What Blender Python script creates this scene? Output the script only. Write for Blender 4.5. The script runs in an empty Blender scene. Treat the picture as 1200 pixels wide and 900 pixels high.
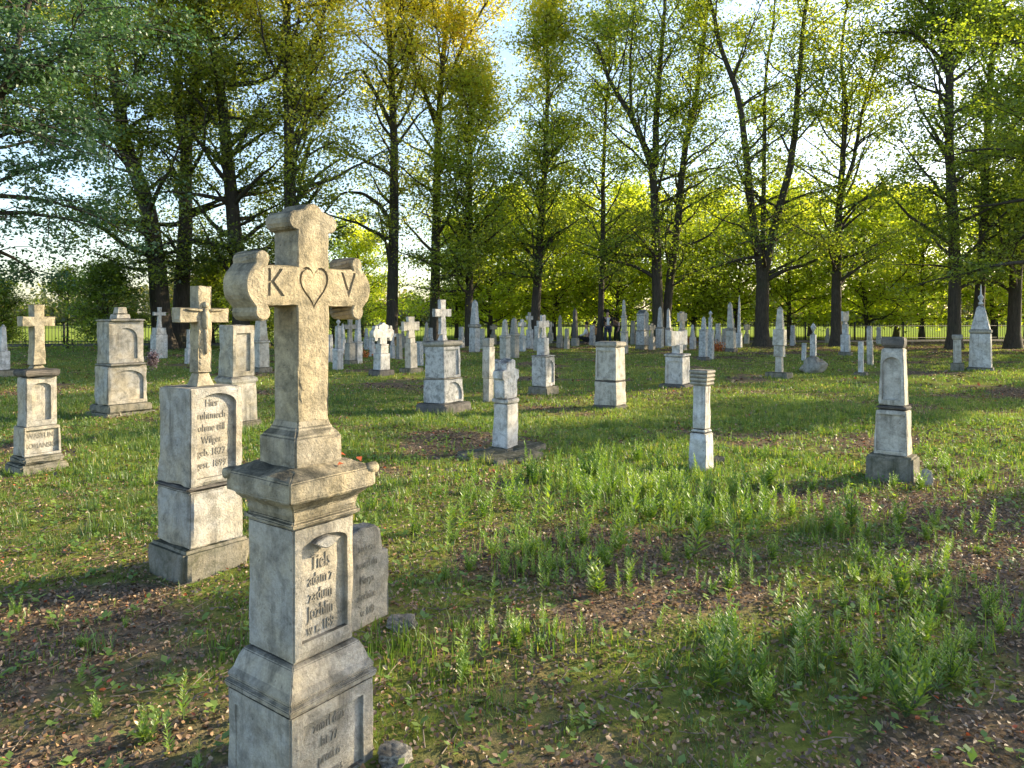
import bpy, bmesh, math, random
import numpy as np
from mathutils import Vector, Matrix, noise
rnd = random.Random(7)
RNG = np.random.default_rng(11)
scene = bpy.context.scene
C = scene.collection

# ------------------------------------------------------------------ camera model
FPX, CAMZ = 850.0, 1.6
TH = 0.0; SHIFT = 82   # level camera, lens shifted down
def ray(px, py):
    u, v = (px-600)/FPX, (450-SHIFT-py)/FPX
    return Vector((u, math.cos(TH)+v*math.sin(TH), -math.sin(TH)+v*math.cos(TH)))
def ground(px, py):
    d = ray(px, py); t = -CAMZ/d.z
    return d.x*t, d.y*t
def at(px, py, Y):
    d = ray(px, py); t = Y/d.y
    return Vector((d.x*t, Y, CAMZ+d.z*t))
def zat(py, Y): return at(600, py, Y).z

cam = bpy.data.cameras.new('camera'); camo = bpy.data.objects.new('camera', cam); C.objects.link(camo)
camo.location = (0, 0, CAMZ); camo.rotation_euler = (math.pi/2-TH, 0, 0)
cam.sensor_width = 36; cam.lens = 36*FPX/1200; cam.shift_y = -SHIFT/1200; cam.clip_start = 0.05; cam.clip_end = 3000
scene.camera = camo

# ------------------------------------------------------------------ helpers
def fresh_mesh(bm, name):
    me = bpy.data.meshes.new(name); bm.to_mesh(me); bm.free(); return me
def link(name, me, mat=None, parent=None, smooth=False):
    o = bpy.data.objects.new(name, me); C.objects.link(o)
    if mat is not None:
        if len(me.materials) == 0: me.materials.append(mat)
        elif me.materials[0] is None: me.materials[0] = mat
    if parent is not None: o.parent = parent
    if smooth: me.shade_smooth()
    return o
def tag(o, label=None, cat=None, group=None, kind=None):
    if label: o['label'] = label
    if cat: o['category'] = cat
    if group: o['group'] = group
    if kind: o['kind'] = kind
    return o
def empty(name, loc, rz=0, lean=(0, 0)):
    o = bpy.data.objects.new(name, None); C.objects.link(o)
    o.empty_display_size = .1
    o.location = loc; o.rotation_euler = (lean[0], lean[1], rz); return o
def np_mesh(name, V, F, attr=None, attr2=None):
    V = np.ascontiguousarray(V, dtype=np.float32); F = np.ascontiguousarray(F, dtype=np.int32)
    k = F.shape[1]
    me = bpy.data.meshes.new(name)
    me.vertices.add(len(V)); me.vertices.foreach_set('co', V.ravel())
    me.loops.add(F.size); me.loops.foreach_set('vertex_index', F.ravel())
    me.polygons.add(len(F)); me.polygons.foreach_set('loop_start', np.arange(0, F.size, k, dtype=np.int32))
    me.update(calc_edges=True)
    for nm, A in (('v', attr), ('w', attr2)):
        if A is not None:
            a = me.attributes.new(nm, 'FLOAT', 'FACE'); a.data.foreach_set('value', np.asarray(A, dtype=np.float32))
    return me
def evaluated(o):
    bpy.context.view_layer.update()
    dg = bpy.context.evaluated_depsgraph_get()
    return bpy.data.meshes.new_from_object(o.evaluated_get(dg), depsgraph=dg)
def cut(me, cutter_me):
    """carve cutter_me out of me"""
    a = bpy.data.objects.new('tmp_a', me); b = bpy.data.objects.new('tmp_b', cutter_me)
    C.objects.link(a); C.objects.link(b)
    m = a.modifiers.new('b', 'BOOLEAN'); m.object = b; m.operation = 'DIFFERENCE'; m.solver = 'EXACT'
    try: m.material_mode = 'TRANSFER'
    except Exception: pass
    r = evaluated(a)
    n0 = len(me.polygons)
    bpy.data.objects.remove(a); bpy.data.objects.remove(b)
    return r if len(r.polygons) > 4 else me
def text_mesh(s, size, extrude, sx=.8, gap=1.0):
    cu = bpy.data.curves.new('t', 'FONT'); cu.body = s; cu.size = size; cu.extrude = extrude
    cu.align_x = 'CENTER'; cu.align_y = 'CENTER'; cu.space_line = gap; cu.resolution_u = 3
    o = bpy.data.objects.new('t', cu); C.objects.link(o)
    me = evaluated(o); bpy.data.objects.remove(o)
    bm = bmesh.new(); bm.from_mesh(me); bmesh.ops.remove_doubles(bm, verts=bm.verts, dist=1e-5)
    bmesh.ops.scale(bm, vec=(sx, 1, 1), verts=bm.verts)
    return bm

# ------------------------------------------------------------------ materials
def newmat(name):
    m = bpy.data.materials.new(name); m.use_nodes = True; nt = m.node_tree; nt.nodes.clear()
    out = nt.nodes.new('ShaderNodeOutputMaterial')
    return m, nt, out
def N(nt, t, **kw):
    n = nt.nodes.new(t)
    for k, v in kw.items(): setattr(n, k, v)
    return n
def noise_n(nt, vec, scale, detail=5, rough=.6, dist=0):
    n = N(nt, 'ShaderNodeTexNoise'); n.inputs['Scale'].default_value = scale
    n.inputs['Detail'].default_value = detail; n.inputs['Roughness'].default_value = rough
    n.inputs['Distortion'].default_value = dist
    nt.links.new(vec, n.inputs['Vector']); return n.outputs['Fac']
def ramp(nt, fac, stops):
    r = N(nt, 'ShaderNodeValToRGB'); el = r.color_ramp.elements
    while len(el) < len(stops): el.new(0.5)
    for e, (p, c) in zip(el, stops):
        e.position = p; e.color = (*c, 1) if len(c) == 3 else c
    nt.links.new(fac, r.inputs['Fac']); return r.outputs['Color']
def mixc(nt, fac, a, b, mode='MIX'):
    m = N(nt, 'ShaderNodeMix', data_type='RGBA', blend_type=mode)
    for s, v in ((m.inputs[0], fac), (m.inputs[6], a), (m.inputs[7], b)):
        if isinstance(v, (int, float)): s.default_value = v
        elif isinstance(v, tuple): s.default_value = (*v, 1)
        else: nt.links.new(v, s)
    return m.outputs[2]
def stone_mat(name, base, warm, grime, amount=.5, scale=1., bump=.5):
    m, nt, out = newmat(name)
    tc = N(nt, 'ShaderNodeTexCoord'); oi = N(nt, 'ShaderNodeObjectInfo')
    off = N(nt, 'ShaderNodeVectorMath', operation='ADD')
    geo = N(nt, 'ShaderNodeNewGeometry')
    nt.links.new(geo.outputs['Position'], off.inputs[0]); nt.links.new(oi.outputs['Random'], off.inputs[1])
    v = off.outputs[0]
    big = noise_n(nt, v, 3.2*scale, 6, .62)
    mid = noise_n(nt, v, 11*scale, 8, .72, .4)
    fine = noise_n(nt, v, 90*scale, 5, .7)
    spots = noise_n(nt, v, 38*scale, 4, .6)
    col = mixc(nt, ramp(nt, big, [(.38, (0, 0, 0)), (.62, (1, 1, 1))]), base, warm)
    g = ramp(nt, mid, [(.62-.22*amount, (0, 0, 0)), (.80-.16*amount, (1, 1, 1))])
    gm = N(nt, 'ShaderNodeMath', operation='MULTIPLY'); nt.links.new(g, gm.inputs[0]); gm.inputs[1].default_value = .75
    col = mixc(nt, gm.outputs[0], col, grime)
    col = mixc(nt, ramp(nt, spots, [(.66, (0, 0, 0)), (.72, (.6, .6, .6))]), col, tuple(.45*c for c in grime))
    mp = N(nt, 'ShaderNodeMapping'); mp.inputs['Scale'].default_value = (16, 16, 1.1); nt.links.new(v, mp.inputs[0])
    st = noise_n(nt, mp.outputs[0], 1.0, 4, .6)
    patchy = noise_n(nt, v, 1.7*scale, 3, .6)
    sm = N(nt, 'ShaderNodeMath', operation='MULTIPLY'); nt.links.new(ramp(nt, st, [(.5, (0, 0, 0)), (.68, (.75, .75, .75))]), sm.inputs[0]); nt.links.new(ramp(nt, patchy, [(.42, (.15, .15, .15)), (.62, (1, 1, 1))]), sm.inputs[1])
    col = mixc(nt, sm.outputs[0], col, tuple(.8*c for c in grime))
    # lichen and dirt that settle on upward faces
    sx = N(nt, 'ShaderNodeSeparateXYZ'); nt.links.new(geo.outputs['Normal'], sx.inputs[0])
    mr = N(nt, 'ShaderNodeMapRange'); nt.links.new(sx.outputs['Z'], mr.inputs['Value'])
    mr.inputs['From Min'].default_value = .3; mr.inputs['From Max'].default_value = .8
    mu = N(nt, 'ShaderNodeMath', operation='MULTIPLY'); nt.links.new(mr.outputs[0], mu.inputs[0])
    nt.links.new(ramp(nt, mid, [(.3, (.35, .35, .35)), (.6, (1, 1, 1))]), mu.inputs[1])
    col = mixc(nt, mu.outputs[0], col, tuple(.55*c for c in grime))
    fm = ramp(nt, fine, [(.25, (.72, .72, .72)), (.7, (1.08, 1.08, 1.08))])
    col = mixc(nt, 1.0, col, fm, 'MULTIPLY')
    b = N(nt, 'ShaderNodeBsdfPrincipled'); nt.links.new(col, b.inputs['Base Color'])
    b.inputs['Roughness'].default_value = .93; b.inputs['Specular IOR Level'].default_value = .2
    bp = N(nt, 'ShaderNodeBump'); bp.inputs['Strength'].default_value = bump; bp.inputs['Distance'].default_value = .006
    ad = N(nt, 'ShaderNodeMath', operation='ADD'); nt.links.new(fine, ad.inputs[0]); nt.links.new(mid, ad.inputs[1])
    nt.links.new(ad.outputs[0], bp.inputs['Height']); nt.links.new(bp.outputs[0], b.inputs['Normal'])
    nt.links.new(b.outputs[0], out.inputs[0]); return m
def plain_mat(name, col, rough=.8, metal=0, var=.25, scale=20):
    m, nt, out = newmat(name)
    tc = N(nt, 'ShaderNodeTexCoord')
    n = noise_n(nt, tc.outputs['Object'], scale, 4)
    c = mixc(nt, n, tuple(x*(1-var) for x in col), tuple(min(1, x*(1+var)) for x in col))
    b = N(nt, 'ShaderNodeBsdfPrincipled'); nt.links.new(c, b.inputs['Base Color'])
    b.inputs['Roughness'].default_value = rough; b.inputs['Metallic'].default_value = metal
    nt.links.new(b.outputs[0], out.inputs[0]); return m
def leaf_mat(name, stops, trans=.45, tcol=(1.75, 1.8, .65)):
    m, nt, out = newmat(name)
    a = N(nt, 'ShaderNodeAttribute', attribute_name='v')
    col = ramp(nt, a.outputs['Fac'], stops)
    d = N(nt, 'ShaderNodeBsdfDiffuse'); nt.links.new(col, d.inputs['Color'])
    t = N(nt, 'ShaderNodeBsdfTranslucent')
    tc = mixc(nt, 1.0, col, tcol, 'MULTIPLY')
    nt.links.new(tc, t.inputs['Color'])
    g = N(nt, 'ShaderNodeBsdfGlossy'); g.inputs['Roughness'].default_value = .45; g.inputs['Color'].default_value = (.8, .85, .9, 1)
    m1 = N(nt, 'ShaderNodeMixShader'); m1.inputs[0].default_value = trans
    nt.links.new(d.outputs[0], m1.inputs[1]); nt.links.new(t.outputs[0], m1.inputs[2])
    m2 = N(nt, 'ShaderNodeMixShader'); m2.inputs[0].default_value = .05
    nt.links.new(m1.outputs[0], m2.inputs[1]); nt.links.new(g.outputs[0], m2.inputs[2])
    nt.links.new(m2.outputs[0], out.inputs[0]); return m
def bark_mat():
    m, nt, out = newmat('bark')
    geo = N(nt, 'ShaderNodeNewGeometry'); mp = N(nt, 'ShaderNodeMapping'); mp.inputs['Scale'].default_value = (7, 7, 1.3)
    nt.links.new(geo.outputs['Position'], mp.inputs[0])
    n = noise_n(nt, mp.outputs[0], 2.2, 7, .7, .5); n2 = noise_n(nt, geo.outputs['Position'], .8, 3)
    col = ramp(nt, n, [(.3, (.02, .016, .012)), (.55, (.062, .05, .038)), (.8, (.12, .1, .075))])
    col = mixc(nt, ramp(nt, n2, [(.5, (0, 0, 0)), (.75, (.5, .5, .5))]), col, (.05, .065, .025))
    b = N(nt, 'ShaderNodeBsdfPrincipled'); nt.links.new(col, b.inputs['Base Color']); b.inputs['Roughness'].default_value = .95
    bp = N(nt, 'ShaderNodeBump'); bp.inputs['Strength'].default_value = .8; bp.inputs['Distance'].default_value = .05
    nt.links.new(n, bp.inputs['Height']); nt.links.new(bp.outputs[0], b.inputs['Normal'])
    nt.links.new(b.outputs[0], out.inputs[0]); return m

ST_NEAR = stone_mat('sandstone_pale', (.47, .46, .43), (.50, .44, .33), (.13, .125, .105), .85, 1.0, .9)
ST_WARM = stone_mat('sandstone_mossy', (.42, .38, .30), (.52, .44, .29), (.10, .095, .07), .95, 1.0, 1.0)
ST_WHITE = stone_mat('whitewashed_stone', (.68, .68, .68), (.58, .55, .50), (.16, .155, .14), .8, .9, .6)
ST_GREY = stone_mat('weathered_grey_stone', (.34, .33, .30), (.44, .40, .33), (.12, .115, .10), .7, 1.0, .7)
ST_DARK = stone_mat('dark_stone', (.13, .125, .12), (.18, .16, .14), (.05, .05, .045), .6, 1.0, .5)
ST_BASE = stone_mat('mossy_base_stone', (.22, .21, .18), (.28, .25, .19), (.07, .075, .045), .8, 1.0, .8)
INK = plain_mat('weathered_lettering', (.24, .22, .18), .95, 0, .6, 45)
GROOVE = plain_mat('dirty_groove', (.26, .22, .15), .95, 0, .5, 60)
ST_W2 = stone_mat('stained_grey_white_stone', (.54, .54, .53), (.64, .63, .61), (.10, .10, .09), .95, 1.2, .6)
ST_W3 = stone_mat('yellowed_white_stone', (.62, .59, .52), (.52, .48, .41), (.17, .16, .13), .85, .7, .6)
BARK = bark_mat()
IRON = plain_mat('black_iron', (.012, .013, .014), .55)
LEAF_GREEN = leaf_mat('leaf_green', [(0, (.065, .105, .02)), (.4, (.16, .22, .035)), (.75, (.31, .36, .05)), (1, (.5, .46, .06))], .6)
LEAF_YELLOW = leaf_mat('leaf_yellowing', [(0, (.07, .10, .022)), (.35, (.18, .22, .036)), (.65, (.44, .43, .06)), (1, (.66, .52, .09))], .6)
LEAF_BRIGHT = leaf_mat('leaf_bright', [(0, (.2, .25, .03)), (.4, (.36, .42, .05)), (.8, (.52, .55, .07)), (1, (.62, .56, .08))], .65)
LEAF_BLUE = leaf_mat('leaf_bluish', [(0, (.04, .09, .05)), (.5, (.085, .16, .08)), (.85, (.15, .24, .08)), (1, (.26, .34, .09))], .4, (1.0, 1.2, .7))
LEAF_FAR = leaf_mat('leaf_far_wood', [(0, (.10, .12, .05)), (.5, (.2, .2, .08)), (1, (.32, .27, .12))], .4)
GRASS = leaf_mat('grass_blades', [(0, (.045, .095, .02)), (.45, (.10, .17, .03)), (.8, (.19, .24, .045)), (.93, (.34, .30, .12)), (1, (.42, .36, .2))], .45)
WEED = leaf_mat('weed_leaves', [(0, (.08, .16, .03)), (.5, (.16, .26, .045)), (1, (.3, .36, .07))], .45)
LITTER = leaf_mat('fallen_leaves', [(0, (.06, .04, .028)), (.35, (.17, .105, .06)), (.6, (.27, .175, .10)), (.8, (.40, .24, .12)), (.93, (.48, .40, .28)), (1, (.45, .10, .03))], .15, (1, 1, 1))

# ------------------------------------------------------------------ ground
def wave(x, y, seed, base=.35, octaves=6, gain=.62):
    r = np.random.default_rng(seed); s = 0; amp = 1; tot = 0
    for o in range(octaves):
        for k in range(3):
            a = r.uniform(0, 2*np.pi); f = base*(1.9**o)*r.uniform(.8, 1.25)
            s = s+amp*np.sin(f*(x*np.cos(a)+y*np.sin(a))*2*np.pi+r.uniform(0, 6.28)+1.3*np.sin(f*2.1*(y*np.cos(a)-x*np.sin(a))+k))
        tot += amp*1.22; amp *= gain
    return s/tot
def hgt(x, y):
    x = np.asarray(x, float); y = np.asarray(y, float)
    fall = 1/(1+(np.hypot(x, y-10)/45)**4)
    return (.035*wave(x, y, 3, .12, 4)+.008*wave(x, y, 5, 1.4, 3))*fall
def hz(x, y): return float(hgt(x, y))
def patch(x, y):
    """1 where grass grows, 0 where the ground is bare and covered in dead leaves"""
    g = .58+.6*wave(x, y, 21, .22, 5, .7)
    g = g-.22*np.clip((x+.5)/3, -.6, 1)*np.clip((8.5-y)/4, 0, 1)     # leafier to the right in the foreground
    g = g-.34*np.clip((4.8-y)/2.2, 0, 1)
    g = g-.42*np.clip((y-25+.0*x)/9, 0, 1)*np.clip((x+9)/10, 0, 1)           # under the far trees
    g = g-.12*np.clip((x-3)/8, 0, 1)*np.clip((y-11)/6, 0, 1)+.14*np.clip((y-7)/5, 0, 1)
    return np.clip(g, 0, 1)
nx, ny = 260, 300
u = np.linspace(-1, 1, nx); X1 = np.sinh(u*5.2)*8.5
w = np.linspace(-1, 1, ny); Y1 = 6+np.sinh(w*5.2)*8.5
GX, GY = np.meshgrid(X1, Y1); GZ = hgt(GX, GY)
V = np.stack([GX.ravel(), GY.ravel(), GZ.ravel()], 1)
i = np.arange((ny-1)*(nx-1)); r_, c_ = i//(nx-1), i % (nx-1); b_ = r_*nx+c_
gme = np_mesh('ground', V, np.stack([b_, b_+1, b_+1+nx, b_+nx], 1))
pa = gme.attributes.new('p', 'FLOAT', 'POINT'); pa.data.foreach_set('value', patch(GX, GY).ravel().astype(np.float32))
def ground_mat():
    m, nt, out = newmat('ground_soil_and_grass')
    geo = N(nt, 'ShaderNodeNewGeometry'); p = geo.outputs['Position']
    a = N(nt, 'ShaderNodeAttribute', attribute_name='p')
    n1 = noise_n(nt, p, .9, 8, .7); n2 = noise_n(nt, p, 14, 6, .75); n3 = noise_n(nt, p, 60, 4, .7)
    grass = ramp(nt, n2, [(.3, (.08, .10, .025)), (.6, (.17, .19, .045)), (.8, (.27, .25, .09))])
    soil = ramp(nt, n3, [(.3, (.05, .042, .033)), (.5, (.11, .09, .068)), (.68, (.19, .15, .10)), (.8, (.27, .23, .17))])
    vor = N(nt, 'ShaderNodeTexVoronoi'); vor.inputs['Scale'].default_value = 17; nt.links.new(p, vor.inputs['Vector'])
    lit = ramp(nt, vor.outputs['Color'], [(.2, (.08, .062, .04)), (.5, (.18, .125, .075)), (.85, (.30, .21, .11))])
    soil = mixc(nt, ramp(nt, n2, [(.45, (0, 0, 0)), (.6, (.8, .8, .8))]), soil, lit)
    ad = N(nt, 'ShaderNodeMath', operation='ADD'); nt.links.new(a.outputs['Fac'], ad.inputs[0]); nt.links.new(n1, ad.inputs[1])
    f = ramp(nt, ad.outputs[0], [(0, (0, 0, 0)), (.75, (0, 0, 0)), (1, (1, 1, 1))])
    ad.use_clamp = True
    col = mixc(nt, f, soil, grass)
    # mown meadow beyond the fence
    sx = N(nt, 'ShaderNodeSeparateXYZ'); nt.links.new(p, sx.inputs[0])
    mr = N(nt, 'ShaderNodeMapRange'); nt.links.new(sx.outputs['Y'], mr.inputs['Value']); mr.inputs['From Min'].default_value = 41; mr.inputs['From Max'].default_value = 44
    mead = ramp(nt, n1, [(.3, (.15, .21, .04)), (.7, (.23, .28, .06))])
    col = mixc(nt, mr.outputs[0], col, mead)
    b = N(nt, 'ShaderNodeBsdfDiffuse'); nt.links.new(col, b.inputs['Color'])
    bp = N(nt, 'ShaderNodeBump'); bp.inputs['Strength'].default_value = .8; bp.inputs['Distance'].default_value = .03
    nt.links.new(n2, bp.inputs['Height']); nt.links.new(bp.outputs[0], b.inputs['Normal'])
    nt.links.new(b.outputs[0], out.inputs[0]); return m
tag(link('ground', gme, ground_mat(), smooth=True), kind='structure')

# obstacles: footprints kept free of grass roots
FOOT = []

# ------------------------------------------------------------------ monuments
ROT = math.radians(53.1)
def rough(bm, cutlen, amp, chip=.0, seed=0):
    """subdivide and weather the block"""
    if cutlen:
        for _ in range(6):
            es = [e for e in bm.edges if e.calc_length() > cutlen]
            if not es: break
            bmesh.ops.subdivide_edges(bm, edges=es, cuts=1, use_grid_fill=True)
        bmesh.ops.triangulate(bm, faces=[f for f in bm.faces if len(f.verts) > 4])
    bm.normal_update()
    o = Vector((seed*3.1, seed*1.7, seed*.9))
    for v in bm.verts:
        n = noise.fractal(v.co*9+o, .8, 2.1, 4)
        v.co += v.normal*(n*amp)
        if chip:
            k = noise.noise(v.co*5+o*2)
            sharp = max((e.calc_face_angle(0) for e in v.link_edges if len(e.link_faces) == 2), default=0)
            if sharp > .4: v.co -= v.normal*chip*max(0, k+.15)*1.6
def stack(rings, bev=.006, fine=0, amp=0, chip=0, seed=0, mat_extra=None):
    """rings: (z, a, b) bottom to top rectangular outline"""
    bm = bmesh.new(); R = []
    for z, a, b in rings:
        R.append([bm.verts.new((sx*a/2, sy*b/2, z)) for sx, sy in ((-1, -1), (1, -1), (1, 1), (-1, 1))])
    bm.faces.new(R[0][::-1]); bm.faces.new(R[-1])
    for p, q in zip(R, R[1:]):
        for k in range(4): bm.faces.new((p[k], p[(k+1) % 4], q[(k+1) % 4], q[k]))
    bm.normal_update()
    if bev:
        es = [e for e in bm.edges if e.calc_face_angle(0) > .35]
        bmesh.ops.bevel(bm, geom=es, offset=bev, offset_type='OFFSET', segments=2 if fine else 1, affect='EDGES', clamp_overlap=True)
    if fine: rough(bm, fine, amp, chip, seed)
    return fresh_mesh(bm, 'stone')
def arc(cx, cy, r, a0, a1, n, ry=None):
    ry = ry or r
    return [(cx+r*math.cos(math.radians(a0+(a1-a0)*k/n)), cy+ry*math.sin(math.radians(a0+(a1-a0)*k/n))) for k in range(n+1)]
def outline_prism(pts, th, bev=.005, fine=0, amp=0, chip=0, seed=0, y0=None):
    """pts in (x, z), extruded along y, centred"""
    bm = bmesh.new()
    f = [bm.verts.new((x, -th/2, z)) for x, z in pts]; k = [bm.verts.new((x, th/2, z)) for x, z in pts]
    ff = bm.faces.new(f); kf = bm.faces.new(k[::-1]); n = len(pts)
    for i in range(n): bm.faces.new((f[(i+1) % n], f[i], k[i], k[(i+1) % n]))
    bmesh.ops.recalc_face_normals(bm, faces=bm.faces)
    if bev:
        bmesh.ops.bevel(bm, geom=[e for e in bm.edges if (ff in e.link_faces or kf in e.link_faces)], offset=bev, segments=1, affect='EDGES', clamp_overlap=True)
    if fine:
        bmesh.ops.triangulate(bm, faces=bm.faces)
        rough(bm, fine, amp, chip, seed)
    return fresh_mesh(bm, 'stone')
def cross_pts(span, z0, z1, bar, zarm, kind='plain', flare=1.0, armh=None):
    """cross outline; zarm = centre height of arms"""
    h = (armh or bar)/2; w = bar/2; L = span/2
    if kind == 'plain':
        e = h*1.08
        return [(-w*flare*1.15, z0), (w*flare*1.15, z0), (w, z0+(zarm-z0)*.45), (w, zarm-h), (L, zarm-e), (L, zarm+e), (w, zarm+h), (w*1.08, z1), (-w*1.08, z1), (-w, zarm+h), (-L, zarm+e), (-L, zarm-e), (-w, zarm-h), (-w, z0+(zarm-z0)*.45)]
    # trefoil ends
    r = h*.44
    def arm_end():
        q = []
        q += arc(L-r*2.1, -h-r*.6, r, 140, 385, 9)                    # lower lobe (from inner side round to the end)
        q += arc(L-r*1.5, 0, r*1.5, -58, 58, 8, h*.95)               # big bulge
        q += arc(L-r*2.1, h+r*.6, r, -25, 220, 9)
        return q
    q = arm_end()
    right = [(x, zarm+y) for x, y in q]
    rt = w*.5
    top = arc(w+rt*.05, z1-rt*1.9, rt, -95, 95, 7)+arc(0, z1-rt*1.5, w*.7, 35, 145, 6, rt*1.5)+arc(-w-rt*.05, z1-rt*1.9, rt, 85, 275, 7)
    left = [(-x, zarm+y) for x, y in q][::-1]
    return [(-w*flare, z0), (w*flare, z0), (w, z0+.02), (w, zarm-h)]+right+[(w, zarm+h)]+top+[(-w, zarm+h)]+left+[(-w, zarm-h), (-w, z0+.02)]
def arch_cutter(wd, z0, z1, depth_at, cutd, face='front', arch=True, rise=None):
    """closed prism whose cut leaves a recessed panel on the front (-Y) or the side (-X)"""
    w = wd/2; rise = rise if rise is not None else w
    if arch: pts = [(-w, z0), (w, z0)]+[(w*math.cos(math.radians(a)), z1-rise+rise*math.sin(math.radians(a))) for a in range(0, 181, 15)]
    else: pts = [(-w, z0), (w, z0), (w, z1), (-w, z1)]
    bm = bmesh.new()
    f = [bm.verts.new((x, depth_at-.2, z)) for x, z in pts]; k = [bm.verts.new((x, depth_at+cutd, z)) for x, z in pts]
    bm.faces.new(f); bm.faces.new(k[::-1]); n = len(pts)
    for i in range(n): bm.faces.new((f[(i+1) % n], f[i], k[i], k[(i+1) % n]))
    bmesh.ops.recalc_face_normals(bm, faces=bm.faces)
    if face == 'side': bmesh.ops.rotate(bm, cent=(0, 0, 0), matrix=Matrix.Rotation(-math.pi/2, 3, 'Z'), verts=bm.verts)
    return fresh_mesh(bm, 'cutter')
def inscription(parent, lines, size, xc, ydepth, ztop, dz, sx=.75, face='front', name='inscription', fade=0):
    for k, s in enumerate(lines):
        if not s: continue
        sz = size if not isinstance(size, (list, tuple)) else size[k]
        b = text_mesh(s, sz, .0012, sx)
        bmesh.ops.rotate(b, cent=(0, 0, 0), matrix=Matrix.Rotation(math.pi/2, 3, 'X'), verts=b.verts)
        bmesh.ops.translate(b, vec=(xc, ydepth, ztop-k*dz), verts=b.verts)
        if face == 'side': bmesh.ops.rotate(b, cent=(0, 0, 0), matrix=Matrix.Rotation(-math.pi/2, 3, 'Z'), verts=b.verts)
        link(name, fresh_mesh(b, name), INK, parent)
def lathe(prof, seg=16):
    bm = bmesh.new(); R = []
    for r, z in prof: R.append([bm.verts.new((r*math.cos(2*math.pi*k/seg), r*math.sin(2*math.pi*k/seg), z)) for k in range(seg)])
    bm.faces.new(R[0][::-1]); bm.faces.new(R[-1])
    for p, q in zip(R, R[1:]):
        for k in range(seg): bm.faces.new((p[k], p[(k+1) % seg], q[(k+1) % seg], q[k]))
    return fresh_mesh(bm, 'lathe')

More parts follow.
